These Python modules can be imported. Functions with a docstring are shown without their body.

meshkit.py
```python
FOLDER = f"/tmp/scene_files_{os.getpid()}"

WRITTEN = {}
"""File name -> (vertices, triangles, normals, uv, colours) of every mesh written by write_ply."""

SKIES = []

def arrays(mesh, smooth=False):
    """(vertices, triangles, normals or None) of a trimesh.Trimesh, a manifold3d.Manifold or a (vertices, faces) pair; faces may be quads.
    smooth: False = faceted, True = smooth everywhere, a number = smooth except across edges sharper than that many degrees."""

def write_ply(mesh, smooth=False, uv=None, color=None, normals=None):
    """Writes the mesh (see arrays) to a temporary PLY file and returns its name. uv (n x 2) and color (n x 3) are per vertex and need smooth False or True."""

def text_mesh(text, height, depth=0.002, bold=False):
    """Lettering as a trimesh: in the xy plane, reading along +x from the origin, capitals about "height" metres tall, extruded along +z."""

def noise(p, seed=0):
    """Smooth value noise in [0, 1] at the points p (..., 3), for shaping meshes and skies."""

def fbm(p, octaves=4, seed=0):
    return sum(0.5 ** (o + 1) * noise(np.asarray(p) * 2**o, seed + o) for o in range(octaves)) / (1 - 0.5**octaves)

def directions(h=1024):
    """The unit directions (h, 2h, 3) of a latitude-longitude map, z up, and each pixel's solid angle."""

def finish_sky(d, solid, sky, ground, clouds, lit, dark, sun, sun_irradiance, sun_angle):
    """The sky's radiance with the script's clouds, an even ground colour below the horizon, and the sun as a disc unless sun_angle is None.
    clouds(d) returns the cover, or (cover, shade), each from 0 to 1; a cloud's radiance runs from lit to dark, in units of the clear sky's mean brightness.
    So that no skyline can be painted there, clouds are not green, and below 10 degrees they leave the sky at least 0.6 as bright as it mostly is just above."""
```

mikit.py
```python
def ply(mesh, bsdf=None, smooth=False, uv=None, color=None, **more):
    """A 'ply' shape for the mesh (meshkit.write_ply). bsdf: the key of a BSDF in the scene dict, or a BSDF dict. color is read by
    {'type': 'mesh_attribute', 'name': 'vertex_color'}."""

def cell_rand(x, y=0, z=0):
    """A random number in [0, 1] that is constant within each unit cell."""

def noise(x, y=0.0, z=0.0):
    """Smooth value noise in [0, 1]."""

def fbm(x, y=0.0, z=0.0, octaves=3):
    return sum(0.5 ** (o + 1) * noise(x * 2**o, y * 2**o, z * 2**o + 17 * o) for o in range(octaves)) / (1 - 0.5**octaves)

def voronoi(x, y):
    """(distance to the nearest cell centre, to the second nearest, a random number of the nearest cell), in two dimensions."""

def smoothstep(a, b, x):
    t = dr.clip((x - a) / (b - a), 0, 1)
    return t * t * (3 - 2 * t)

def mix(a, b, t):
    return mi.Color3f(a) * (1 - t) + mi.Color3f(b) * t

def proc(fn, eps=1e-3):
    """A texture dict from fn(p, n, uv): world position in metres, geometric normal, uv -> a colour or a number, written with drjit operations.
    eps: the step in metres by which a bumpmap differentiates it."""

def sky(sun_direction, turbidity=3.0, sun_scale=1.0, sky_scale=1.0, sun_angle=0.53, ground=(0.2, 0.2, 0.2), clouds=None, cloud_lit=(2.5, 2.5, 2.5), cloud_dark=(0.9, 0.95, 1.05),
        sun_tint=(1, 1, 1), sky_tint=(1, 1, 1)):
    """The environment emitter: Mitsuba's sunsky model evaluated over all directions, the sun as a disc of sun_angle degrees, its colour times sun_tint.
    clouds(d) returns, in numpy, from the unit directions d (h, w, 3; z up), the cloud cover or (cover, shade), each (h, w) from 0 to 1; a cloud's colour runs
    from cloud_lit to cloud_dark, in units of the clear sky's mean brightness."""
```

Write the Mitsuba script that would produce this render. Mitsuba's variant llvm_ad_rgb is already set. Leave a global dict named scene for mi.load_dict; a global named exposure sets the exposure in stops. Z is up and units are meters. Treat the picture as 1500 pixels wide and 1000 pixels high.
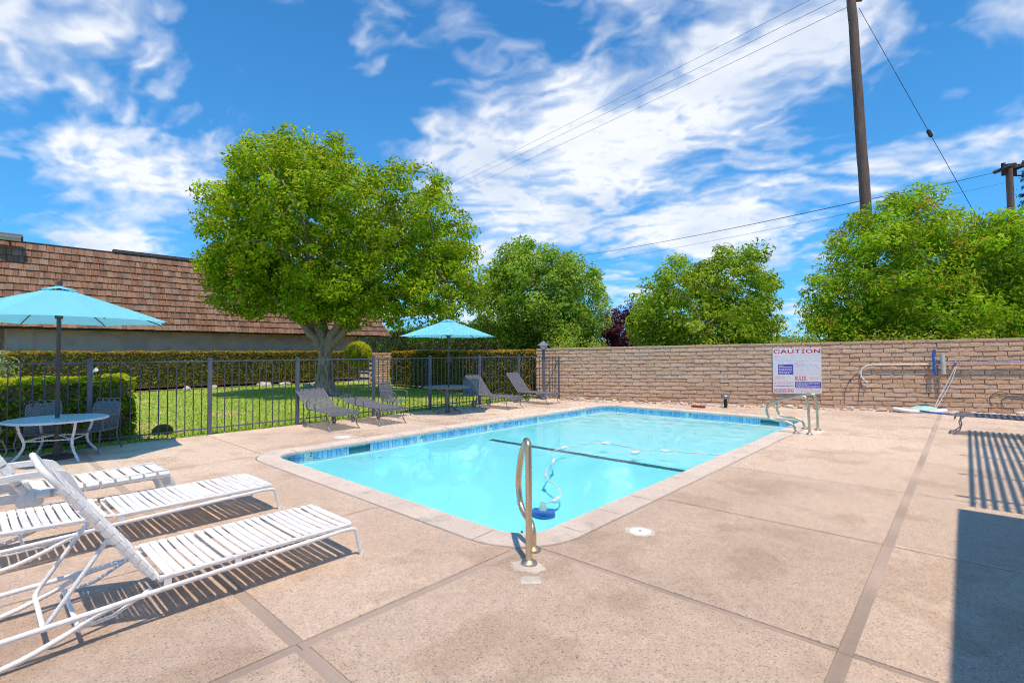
import math, random
import numpy as np, trimesh, mitsuba as mi, drjit as dr
import shapely, shapely.affinity
from shapely.geometry import Polygon, box as sbox, LineString
import mikit, meshkit
from mikit import proc, noise, fbm, voronoi, cell_rand, smoothstep, mix

scene, labels = {}, {}
T = mi.ScalarTransform4f

# ---------------------------------------------------------------- camera, sky, exposure
YAW, PITCH, ROLL, FOCAL = math.radians(42.4766), math.radians(1.268), math.radians(-0.245), 726.17
_f = np.array([-math.sin(YAW) * math.cos(PITCH), math.cos(YAW) * math.cos(PITCH), math.sin(PITCH)])
_r = np.array([math.cos(YAW), math.sin(YAW), 0.0])
_u = np.cross(_r, _f)
_up = -math.sin(ROLL) * _r + math.cos(ROLL) * _u
EYE = np.array([0, 0, 1.5])
scene['camera'] = {'type': 'perspective', 'fov': math.degrees(2 * math.atan(750 / FOCAL)), 'fov_axis': 'x', 'near_clip': 0.05, 'far_clip': 2000.0,
                   'to_world': T().look_at(origin=EYE.tolist(), target=(EYE + _f).tolist(), up=_up.tolist())}

CLOUDS = [(-84, 24, 12, 8, .31), (-77, 18, 7, 5, .23), (-82, 10, 7, 2.2, .17), (-57, 29, 4, 4, .13), (-66, 22, 7, 4, .04), (-46, 23, 7, 5, .30), (-33, 22, 10, 7, .36), (-22, 27, 9, 6, .30),
          (-11, 28, 7, 4, .22), (-40, 15, 10, 5, .33), (-22, 14, 12, 6, .30), (-4, 15.5, 9, 3, .20), (3, 17, 5, 3, .2), (0, 21.5, 3, 1.2, .14), (-3, 25, 2.4, 1.2, .10), (3, 26, 3, 1.6, .15),
          (-40, 4, 40, 5, .16), (-24, 36, 10, 4, .2), (-50, 36, 6, 4, .1)]
def clouds(d):
    az, el = np.degrees(np.arctan2(d[..., 0], d[..., 1])), np.degrees(np.arcsin(np.clip(d[..., 2], -1, 1)))
    q = d[..., :2] / (d[..., 2:] + 0.22)
    q = np.stack([q[..., 0] * 0.9 + q[..., 1] * 0.45, q[..., 1] * 0.9 - q[..., 0] * 0.45, q[..., 0] * 0], -1)
    warp = np.stack([meshkit.fbm(q * 2.6 + 7.0, 5, 5) - .5, meshkit.fbm(q * 2.6 + 31.0, 5, 6) - .5, q[..., 0] * 0], -1) * 1.2
    f = meshkit.fbm(q * np.array([3.6, 4.7, 1]) + warp * 1.8 + 3.1, 7, 11)
    fine = meshkit.fbm(q * np.array([13.0, 22.0, 1]) + warp * 6 + 9.0, 5, 23)
    bias = np.full(az.shape, -0.10)
    for a, e, sa, se, k in CLOUDS:
        bias = np.maximum(bias, -0.10 + (k + .10) * np.exp(-((az - a) / sa) ** 2 / 1.6 - ((el - e) / se) ** 2 / 1.6))
    away = np.abs(az + 42) > 75
    bias = np.where(away, 0.02, bias)
    v = f * .66 + fine * .34 + bias * .92 - .035
    cover = np.clip((v - .49) / .29, 0, 1)
    wisp = meshkit.fbm(q * np.array([30.0, 52.0, 1]) + warp * 9 + 4.0, 4, 41)
    cover = np.clip(cover ** 1.35 * (.55 + .95 * wisp), 0, .93)
    shade = np.clip((meshkit.fbm(q * 4.0 + 21.0, 5, 31) - .40) * 2.2, 0, 1)
    return cover, shade
SUN = (0.28, -0.18, 1.0)
scene['sky'] = mikit.sky(SUN, turbidity=3.0, sun_scale=0.88, sky_scale=1.4, ground=(.24, .2, .16), clouds=clouds, cloud_lit=(2.45, 2.5, 2.62), cloud_dark=(1.55, 1.8, 2.2), sky_tint=(.37, 1.0, 1.36))
exposure = 1.5

# ---------------------------------------------------------------- materials
def rgb(*c): return {'type': 'rgb', 'value': list(map(float, c))}
def mat(name, color, rough=.6, **k):
    b = {'type': 'principled', 'base_color': color if isinstance(color, dict) else rgb(*color), 'roughness': rough}
    bump = k.pop('bump', None)
    b.update(k)
    if bump: b = {'type': 'bumpmap', 'arbitrary': bump[0], 'scale': bump[1], 'bsdf': b}
    scene[name] = {'type': 'twosided', 'bsdf': b}
def grain(c, amt=.15, s=40., c2=None, s2=2.0):
    c2 = c2 or tuple(x * .8 for x in c)
    return proc(lambda p, n, uv: mix(c, c2, smoothstep(.3, .75, fbm(p.x * s2, p.y * s2, p.z * s2, 3))) * (1 - amt + 2 * amt * noise(p.x * s, p.y * s, p.z * s)))

def deck_fn(p, n, uv):
    d1, _, r1 = voronoi(p.x * 105, p.y * 105)
    d2, _, r2 = voronoi(p.x * 52 + 7, p.y * 52)
    stain = fbm(p.x * .55 + 3, p.y * .55, 0., 4)
    blot = fbm(p.x * 2.6, p.y * 2.6 + 11, 0., 4)
    c = mix((.53, .395, .300), (.575, .436, .338), fbm(p.x * 6, p.y * 6, 0., 3))
    c = mix(c, (.34, .275, .225), smoothstep(.80, .84, r1) * smoothstep(.55, .3, d1) * .8)
    c = mix(c, (.70, .585, .45), smoothstep(.28, .24, r1) * smoothstep(.55, .3, d1) * .6)
    c = mix(c, (.25, .22, .205), smoothstep(.90, .92, r2) * smoothstep(.36, .24, d2) * .75)
    c = mix(c, (.66, .42, .24), smoothstep(.10, .08, r2) * smoothstep(.4, .25, d2) * .45)
    slab = cell_rand(dr.floor((p.x + 2.55) / 2.1), dr.floor((p.y - 2.96) / 1.9), 3)
    c = mix(c, c * mi.Color3f(.78, .75, .74), smoothstep(.42, .70, stain) * .6)
    c = mix(c, c * mi.Color3f(.86, .83, .80), smoothstep(.5, .72, blot))
    return c * (.92 + .16 * slab) * (.90 + .2 * fbm(p.x * 24, p.y * 24, 0., 3))
def deck_bump(p, n, uv):
    d, e, r = voronoi(p.x * 75, p.y * 75)
    return smoothstep(.5, .1, d) * r + .4 * noise(p.x * 160, p.y * 160)
mat('m_deck', proc(deck_fn), .85, bump=(proc(deck_bump), .0016))
def coping_fn(p, n, uv):
    c = mix((.52, .415, .35), (.64, .55, .47), fbm(p.x * 3.2, p.y * 3.2, p.z * 3, 4))
    c = mix(c, (.38, .32, .28), smoothstep(.60, .78, fbm(p.x * 9 + 4, p.y * 9, p.z * 9, 4)) * .55)
    return c * (.84 + .32 * noise(p.x * 130, p.y * 130, p.z * 130))
mat('m_coping', proc(coping_fn), .8, bump=(proc(lambda p, n, uv: fbm(p.x * 60, p.y * 60, p.z * 60, 3)), .0018))
def board_fn(p, n, uv):
    g = fbm(p.x * 90, p.y * 4, 0., 3) * .5 + fbm(p.x * 4, p.y * 90, 0., 3) * .5
    return mix((.37, .278, .222), (.475, .368, .30), g) * (.8 + .35 * noise(p.x * 2.2, p.y * 2.2))
mat('m_board', proc(board_fn), .85)
mat('m_gap', (.11, .085, .07), .9)
mat('m_patch', grain((.62, .55, .47), .16, 90, s2=14), .85)
mat('m_plaster', proc(lambda p, n, uv: mix((.20, .77, .86), (.23, .81, .89), fbm(p.x * 1.1, p.y * 1.1, p.z, 3))), .8)
mat('m_line', (.02, .13, .18), .6)
for i, c in enumerate([(.36, .54, .74), (.25, .44, .68), (.48, .64, .80)]): mat(f'm_tile{i}', proc(lambda p, n, uv, c=c: mix(c, (.55, .68, .82), smoothstep(.5, .72, fbm(p.x * 35, p.y * 35, p.z * 35, 3)) * .6)), .12, specular=.5)
mat('m_tile_white', (.78, .79, .77), .2)
mat('m_black', (.02, .02, .022), .5)
scene['m_water'] = {'type': 'thindielectric', 'int_ior': 1.18, 'ext_ior': 1.0}
scene['m_steel'] = {'type': 'twosided', 'bsdf': {'type': 'roughconductor', 'material': 'none', 'specular_reflectance': rgb(.74, .60, .44), 'alpha': .17, 'distribution': 'ggx'}}  # warm tint puts the reflection of the tan deck into the metal colour
mat('m_white', (.80, .80, .80), .32, specular=.5)
mat('m_strap', proc(lambda p, n, uv: mix((.80, .79, .78), (.70, .67, .65), smoothstep(.45, .8, fbm(p.x * 14, p.y * 14, p.z * 14, 3)))), .42, specular=.45)
mat('m_resin', proc(lambda p, n, uv: mix((.78, .77, .74), (.66, .63, .58), smoothstep(.5, .85, fbm(p.x * 8, p.y * 8, p.z * 8, 3)))), .38, specular=.45)
mat('m_iron', (.185, .175, .20), .45, specular=.5)
mat('m_fence', grain((.13, .13, .18), .1, 60), .42, specular=.5)
mat('m_picket', (.075, .073, .09), .45, specular=.5)
mat('m_brown_metal', (.085, .062, .058), .45, specular=.5)
mat('m_lamp_head', (.28, .28, .30), .4, metallic=.5)
mat('m_glass_pane', (.55, .53, .48), .2)
scene['m_table_glass'] = {'type': 'twosided', 'bsdf': {'type': 'principled', 'base_color': rgb(.50, .58, .68), 'roughness': .12, 'specular': .6}}
scene['m_canopy'] = {'type': 'principledthin', 'base_color': rgb(.28, .80, 1.0), 'roughness': .7, 'diff_trans': .8}
for i, c in enumerate([(.275, .140, .085), (.315, .168, .105), (.235, .118, .074), (.335, .20, .138)]):
    mat(f'm_shake{i}', proc(lambda p, n, uv, c=c: mi.Color3f(c) * (.60 + .8 * fbm(p.y * 34, p.z * 2.2, p.x * 2.2, 3)) * (.85 + .3 * noise(p.y * 3, p.z * 5))), .85)
mat('m_roof_dark', (.055, .045, .042), .8)
mat('m_wall', grain((.78, .60, .45), .08, 30), .85)
mat('m_flash', (.10, .085, .085), .6)
for i, c in enumerate([(.58, .38, .25), (.605, .40, .27), (.54, .35, .225), (.63, .43, .295)]):
    mat(f'm_brick{i}', proc(lambda p, n, uv, c=c: mix(c, tuple(x * .72 for x in c), smoothstep(.52, .8, fbm(p.x * 9 + p.y * 5, p.y * 3, p.z * 22, 4))) * (.82 + .34 * noise(p.x * 70, p.y * 70, p.z * 70))), .9)
mat('m_mortar', grain((.50, .36, .26), .15, 80), .95)
mat('m_soil', proc(lambda p, n, uv: mix((.56, .41, .30), (.40, .28, .19), fbm(p.x * 7, p.y * 7, 0., 4)) * (.7 + .6 * noise(p.x * 60, p.y * 60))), .95)
mat('m_lawn', proc(lambda p, n, uv: mix(mix((.17, .26, .03), (.26, .325, .05), fbm(p.x * 1.3, p.y * 1.3, 0., 4)), (.42, .32, .15), smoothstep(.60, .78, fbm(p.x * .5 + 5, p.y * .9, 0., 3)) * .7) * (.8 + .4 * noise(p.x * 45, p.y * 45))), .95)
mat('m_ground', proc(lambda p, n, uv: mix((.17, .17, .09), (.24, .20, .14), fbm(p.x * .15, p.y * .15, 0., 4))), .95)
for i, c in enumerate([(.55, .47, .40), (.42, .33, .27), (.62, .56, .50)]): mat(f'm_stone{i}', grain(c, .2, 50, s2=12), .85)
mat('m_bark', proc(lambda p, n, uv: mix((.42, .29, .205), (.18, .115, .08), smoothstep(.35, .7, fbm(p.x * 12 + p.y * 7, p.y * 12, p.z * 3.2, 4)))), .95, bump=(proc(lambda p, n, uv: fbm(p.x * 14, p.y * 14, p.z * 4, 4)), .02))
mat('m_twig', (.30, .22, .17), .95)
mat('m_pole', proc(lambda p, n, uv: mix((.26, .165, .125), (.13, .085, .075), fbm(p.x * 22, p.y * 22, p.z * 1.0, 4)) * (.8 + .4 * noise(p.x * 60, p.y * 60, p.z * 2))), .95)
mat('m_wire', (.03, .03, .035), .6)
mat('m_core', (.16, .125, .08), .95)  # twig brown for the solid bodies added behind the leaves as inner shade
mat('m_sign', proc(lambda p, n, uv: mix((.78, .78, .80), (.72, .70, .74), fbm(p.x * 5, p.y * 5, p.z * 5, 3))), .4)
mat('m_red', (.62, .02, .05), .5)
mat('m_blue_print', (.10, .085, .45), .5)
mat('m_pale_print', (.64, .66, .74), .5)
mat('m_pink_print', (.76, .40, .42), .5)
mat('m_blue', (.02, .13, .48), .4)
mat('m_pale_blue', (.30, .33, .62), .35)
mat('m_mint', (.42, .66, .58), .5)
mat('m_red_brick', (.28, .06, .035), .8)
mat('m_cushion', (.55, .52, .48), .8)
def leafmat(name, trans=.8, rough=.5): scene[name] = {'type': 'principledthin', 'base_color': {'type': 'mesh_attribute', 'name': 'vertex_color'}, 'roughness': rough, 'diff_trans': trans, 'spec_trans': 0.0}
leafmat('m_leaf', 1.3)
leafmat('m_leaf_dull', 1.0, .6)
leafmat('m_blade', .5, .7)

# ---------------------------------------------------------------- helpers
def M(*parts):
    return trimesh.util.concatenate(parts)
def numbered(name):
    if name not in USED: USED[name] = 0; return name
    USED[name] += 1
    return f'{name}_{USED[name]:03d}'
USED = {}
def put(key, mesh, m, smooth=30, to=None, color=None, shape=None):
    d = dict(shape) if shape is not None else mikit.ply(mesh, m, True if (color is not None and smooth) else (False if color is not None else smooth), color=color)
    if to is not None: d['to_world'] = T(np.asarray(to, float))
    scene[key] = d
    return key
def shape(mesh, m, smooth=30): return mikit.ply(mesh, m, smooth)
def thing(name, label=None, cat=None, group=None, kind=None):
    k = numbered(name); labels[k] = {}
    if label: labels[k]['label'] = label
    if cat: labels[k]['category'] = cat
    if group: labels[k]['group'] = group
    if kind: labels[k]['kind'] = kind
    return k
def part(parent, name, mesh, m, smooth=30, label=None, kind=None, **k):
    key = numbered(parent + '__' + name)
    put(key, mesh, m, smooth, **k)
    if label or kind: labels[key] = {a: b for a, b in (('label', label), ('kind', kind)) if b}
    return key
def dup(src, mat4, label=None, group=None):
    base = src[:-4] if src[-4] == '_' and src[-3:].isdigit() else src
    k = numbered(base); labels[k] = dict(labels[src])
    if label: labels[k]['label'] = label
    if group: labels[k]['group'] = group
    for key in [x for x in scene if x.startswith(src + '__')]:
        d = dict(scene[key]); old = np.array(d['to_world'].matrix) if 'to_world' in d else np.eye(4)
        d['to_world'] = T(np.asarray(mat4) @ old); nk = k + key[len(src):]; scene[nk] = d
        if key in labels: labels[nk] = dict(labels[key])
    return k
def move(src, mat4):
    for key in [x for x in scene if x.startswith(src + '__') or x == src]:
        d = scene[key]; old = np.array(d['to_world'].matrix) if 'to_world' in d else np.eye(4)
        d['to_world'] = T(np.asarray(mat4) @ old)
def TR(x=0, y=0, z=0, rz=0):
    m = np.eye(4); c, s = math.cos(rz), math.sin(rz); m[:2, :2] = [[c, -s], [s, c]]; m[:3, 3] = (x, y, z); return m
def bx(cx, cy, cz, sx, sy, sz, rz=0.0):
    b = trimesh.creation.box((sx, sy, sz)); b.apply_transform(TR(cx, cy, cz, rz)); return b
def cbox(sx, sy, sz, c=.005):
    """box with chamfered edges"""
    pts = []
    for a in (-1, 1):
        for b in (-1, 1):
            for d in (-1, 1):
                pts += [(a * (sx / 2 - c), b * (sy / 2 - c), d * sz / 2), (a * (sx / 2 - c), b * sy / 2, d * (sz / 2 - c)), (a * sx / 2, b * (sy / 2 - c), d * (sz / 2 - c))]
    return trimesh.convex.convex_hull(np.array(pts))
def spline(pts, k=8):
    p = np.asarray(pts, float)
    if k <= 1 or len(p) < 3: return p
    q = np.vstack([2 * p[0] - p[1], p, 2 * p[-1] - p[-2]]); out = []
    for i in range(1, len(q) - 2):
        for t in np.arange(k) / k:
            a, b, c, d = q[i - 1], q[i], q[i + 1], q[i + 2]
            out.append(.5 * ((2 * b) + (c - a) * t + (2 * a - 5 * b + 4 * c - d) * t * t + (3 * b - a - 3 * c + d) * t ** 3))
    out.append(p[-1]); return np.array(out)
def rounded(pts, r, k=6):
    """polyline with its corners rounded by arcs (quadratic)"""
    p = np.asarray(pts, float); out = [p[0]]
    for i in range(1, len(p) - 1):
        a, b = p[i - 1] - p[i], p[i + 1] - p[i]; la, lb = np.linalg.norm(a), np.linalg.norm(b); rr = min(r, la * .48, lb * .48)
        s, e = p[i] + a / la * rr, p[i] + b / lb * rr
        for t in np.linspace(0, 1, k + 1): out.append((1 - t) ** 2 * s + 2 * t * (1 - t) * p[i] + t * t * e)
    out.append(p[-1]); return np.array(out)
def tube(pts, r, n=8, cap=True):
    p = np.asarray(pts, float); keep = np.r_[True, np.linalg.norm(np.diff(p, axis=0), axis=1) > 1e-6]; 
    r = np.broadcast_to(np.asarray(r, float), (len(p),))[keep]; p = p[keep]; m = len(p)
    t = np.gradient(p, axis=0); t /= np.linalg.norm(t, axis=1, keepdims=True)
    x = np.cross(t[0], [0, 0, 1.0]) if abs(t[0, 2]) < .9 else np.cross(t[0], [1.0, 0, 0]); x /= np.linalg.norm(x)
    a = np.arange(n) / n * 2 * np.pi; V = []
    for i in range(m):
        x = x - t[i] * (x @ t[i]); x /= np.linalg.norm(x); y = np.cross(t[i], x)
        V.append(p[i] + r[i] * (np.cos(a)[:, None] * x + np.sin(a)[:, None] * y))
    V = np.vstack(V); F = []
    j = np.arange(n); k = (j + 1) % n
    for i in range(m - 1):
        F += [np.stack([i * n + j, i * n + k, (i + 1) * n + k], 1), np.stack([i * n + j, (i + 1) * n + k, (i + 1) * n + j], 1)]
    if cap:
        V = np.vstack([V, p[0], p[-1]]); F += [np.stack([k, j, j * 0 + m * n], 1), np.stack([(m - 1) * n + j, (m - 1) * n + k, j * 0 + m * n + 1], 1)]
    return trimesh.Trimesh(V, np.vstack(F), process=False)
def band(path, offs, depth_dir):
    """a closed ribbon: a 2-D path swept along depth_dir, path is (n,3), offs the (n,3) thickness vectors"""
    a, b = np.asarray(path), np.asarray(path) + offs; n = len(a); d = np.asarray(depth_dir)
    V = np.vstack([a, b, a + d, b + d]); F = []
    for i in range(n - 1):
        for (p, q) in ((0, n), (3 * n, 2 * n)): F += [(p + i, q + i, q + i + 1), (p + i, q + i + 1, p + i + 1)]
        F += [(n + i, 3 * n + i, 3 * n + i + 1), (n + i, 3 * n + i + 1, n + i + 1), (i, i + 1, 2 * n + i + 1), (i, 2 * n + i + 1, 2 * n + i)]
    for i in (0, n - 1): F += [(i, n + i, 3 * n + i), (i, 3 * n + i, 2 * n + i)]
    m = trimesh.Trimesh(V, np.array(F), process=False); trimesh.repair.fix_normals(m); return m
def extrude(poly, h, z=0.0):
    m = trimesh.creation.extrude_polygon(poly, h, engine='earcut'); m.apply_translation((0, 0, z)); return m
def sheet(poly, z):
    v, f = trimesh.creation.triangulate_polygon(poly, engine='earcut'); return trimesh.Trimesh(np.c_[v, np.full(len(v), z)], f, process=False)
def rev(profile, n=24):
    return trimesh.creation.revolve(np.asarray(profile, float), sections=n)
def setting(name, mesh, m, label=None, smooth=False, **k):
    key = numbered(name); put(key, mesh, m, smooth, **k); labels[key] = {'kind': 'structure'}
    if label: labels[key]['label'] = label
    return key
def leaves(P, N, L, W, rng, up=.4, droop=.2, fold=.12):
    """one folded two-triangle leaf at each point"""
    n = len(P); L = np.broadcast_to(L, (n,))[:, None]; W = np.broadcast_to(W, (n,))[:, None]
    nn = rng.normal(size=(n, 3)) * .55 + N * .7 + np.array([0, 0, up]); nn /= np.linalg.norm(nn, axis=1, keepdims=True)
    t = rng.normal(size=(n, 3)) * .8 + N * .7 - np.array([0, 0, droop]); t -= nn * (t * nn).sum(1, keepdims=True); t /= np.linalg.norm(t, axis=1, keepdims=True) + 1e-9
    w = np.cross(nn, t); f = nn * fold * L
    V = np.stack([P - t * L * .5, P + w * W * .5 + f, P + t * L * .5, P - w * W * .5 + f], 1).reshape(-1, 3)
    b = np.arange(n)[:, None] * 4
    F = np.stack([np.hstack([b, b + 1, b + 2]), np.hstack([b, b + 2, b + 3])], 1).reshape(-1, 3)
    return trimesh.Trimesh(V, F, process=False)
def leafput(parent, name, mesh, cols, m, kind=None):
    key = numbered(parent + '__' + name) if parent else numbered(name)
    scene[key] = mikit.ply(mesh, m, False, color=np.repeat(np.clip(cols, 0.005, .9), 4, axis=0))
    if kind: labels[key] = {'kind': kind}
    return key
LEAF = 2.6
def palette(n, rng, cols, weights, jit=.18):
    c = LEAF * np.array(cols)[rng.choice(len(cols), n, p=np.array(weights) / sum(weights))]
    return c * (1 + jit * rng.normal(size=(n, 1))) * (1 + .05 * rng.normal(size=(n, 3)))

# ---------------------------------------------------------------- ground, lawn, deck
PX0, PX1, PY0, PY1, CW = -7.60, -2.64, 3.03, 12.30, .30
inner = sbox(PX0 + .32, PY0 + .32, PX1 - .32, PY1 - .32).buffer(.32, quad_segs=8)
outer = inner.buffer(CW, quad_segs=8)
hole = inner.buffer(.10)
WD, WN, W0 = np.array([.945, .327]), np.array([.327, -.945]), np.array([-9.3, 13.3])
def wp(s, off, z=0.0): q = W0 + WD * s + WN * off; return np.array([q[0], q[1], z])
deck_poly = Polygon([(-10.40, -7), (7, -7), tuple(wp(17.2, .80)[:2]), tuple(wp(-1.0, .80)[:2]), (-10.40, 12.0)])
setting('ground', sheet(Polygon([(-600, -600), (600, -600), (600, 900), (-600, 900)], [list(hole.exterior.coords)]), -.09), 'm_ground')
setting('planting_strip', sheet(Polygon([tuple(wp(-1.6, 1.0)[:2]), tuple(wp(17.4, 1.0)[:2]), tuple(wp(17.4, -.05)[:2]), tuple(wp(-1.6, -.05)[:2])]), -.022), 'm_soil', 'strip of bare soil and stones at the foot of the block wall')
lawn_poly = Polygon([(-10.41, -7), (-10.41, 11.9), (-10.3, 12.9), (-24.6, 14.2), (-24.6, -7)])
setting('lawn', sheet(lawn_poly, -.03), 'm_lawn', 'green lawn behind the iron fence')
dk = setting('pool_deck', sheet(deck_poly.difference(outer.buffer(-.02)), -.045), 'm_gap', 'tan exposed aggregate concrete pool deck in large slabs')
xs = [-10.40, -7.67, -6.03, -4.27, -2.55, -.47, 1.55, 3.6, 7.0]
ys = [-7, -4.6, -2.7, -.75, 1.16, 2.96, 4.80, 6.70, 8.65, 10.60, 12.6, 14.6, 20]
for i in range(len(xs) - 1):
    for j in range(len(ys) - 1):
        def g(v, ax):   # half width of the joint on this line
            if ax == 'x': return .035 if abs(v + .47) < .01 or (abs(v + 2.55) < .01 and ys[j] < 2.9) else .006
            return .037 if abs(v - 1.16) < .01 else (.025 if abs(v - 2.96) < .01 and xs[i] > -2.6 else .006)
        c = sbox(xs[i] + g(xs[i], 'x'), ys[j] + g(ys[j], 'y'), xs[i + 1] - g(xs[i + 1], 'x'), ys[j + 1] - g(ys[j + 1], 'y')).intersection(deck_poly).difference(outer.buffer(.008))
        for q in getattr(c, 'geoms', [c]):
            if q.geom_type == 'Polygon' and q.area > .01:
                part(dk, 'slab', extrude(q, .06, -.06), 'm_deck', False)
outb = outer.buffer(.012)
for y in (1.16, 2.96):
    for i in range(len(xs) - 1):
        if y > 2 and xs[i] < -2.6: continue
        q = sbox(xs[i] + .036, y - (.0355 if y < 2 else .0235), xs[i + 1] - .036, y + (.0355 if y < 2 else .0235)).difference(outb)
        if q.area > .001: part(dk, 'board', extrude(q, .04, -.044), 'm_board', False)
for x in (-2.55, -.47):
    for j in range(len(ys) - 1):
        if x < -2 and ys[j] > 2.8: continue
        q = sbox(x - .034, ys[j] + .002, x + .034, ys[j + 1] - .002).difference(outb).intersection(deck_poly)
        if q.area > .001: part(dk, 'board', extrude(q, .04, -.045), 'm_board', False)

# ---------------------------------------------------------------- swimming pool
pool = thing('swimming_pool', 'rectangular swimming pool with pale turquoise floor, concrete coping and blue waterline tiles', 'swimming pool')
def outline(poly, step):
    L = LineString(poly.exterior.coords); n = int(L.length / step); return L, np.array([L.interpolate(s).coords[0] for s in np.linspace(0, L.length, n, endpoint=False)])
def floor_z(y): return np.interp(y, [3.0, 4.6, 7.2, 12.4], [-.42, -.39, -.29, -.27])
WATER = -.105
Lr, _ = outline(inner, .1)
def at_s(s):
    s = s % Lr.length; a = np.array(Lr.interpolate(s).coords[0]); e = .03
    t = np.array(Lr.interpolate((s + e) % Lr.length).coords[0]) - np.array(Lr.interpolate((s - e) % Lr.length).coords[0]); t /= np.linalg.norm(t)
    nrm = np.array([t[1], -t[0]])
    if inner.contains(shapely.Point(a + nrm * .02)): nrm = -nrm
    return a, t, nrm
# walls of the basin, below the tile course
ring = np.array([at_s(s)[0] for s in np.linspace(0, Lr.length, 160, endpoint=False)])
n = len(ring); V = np.vstack([np.c_[ring, np.full(n, -.195)], np.c_[ring, floor_z(ring[:, 1]) - .02]]); j = np.arange(n); k = (j + 1) % n
wallm = trimesh.Trimesh(V, np.vstack([np.stack([j, k, n + k], 1), np.stack([j, n + k, n + j], 1)]), process=False)
gx, gy = np.meshgrid(np.linspace(PX0 - .02, PX1 + .02, 61), np.linspace(PY0 - .02, PY1 + .02, 110), indexing='ij')
def cove(x, y):
    q = np.minimum(np.minimum(x - PX0, PX1 - x), np.minimum(y - PY0, PY1 - y)); t = np.clip(1 - np.maximum(q, 0) / .5, 0, 1); return floor_z(y) + (-.19 - floor_z(y)) * t ** 2.2
def gridmesh(X, Y, Z):
    a, b = X.shape; V = np.stack([X, Y, Z], -1).reshape(-1, 3); i, j = np.meshgrid(np.arange(a - 1), np.arange(b - 1), indexing='ij'); o = (i * b + j).ravel()
    return trimesh.Trimesh(V, np.vstack([np.stack([o, o + b, o + b + 1], 1), np.stack([o, o + b + 1, o + 1], 1)]), process=False)
part(pool, 'basin', M(wallm, gridmesh(gx, gy, cove(gx, gy))), 'm_plaster', 40)
lx = np.linspace(-7.22, PX1, 60); LXg, LYg = np.meshgrid(lx, np.array([7.17, 7.31]), indexing='ij'); part(pool, 'depth_line', gridmesh(LXg, LYg, cove(LXg, LYg) + .006), 'm_line', False, label='dark line across the floor of the pool')
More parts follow.
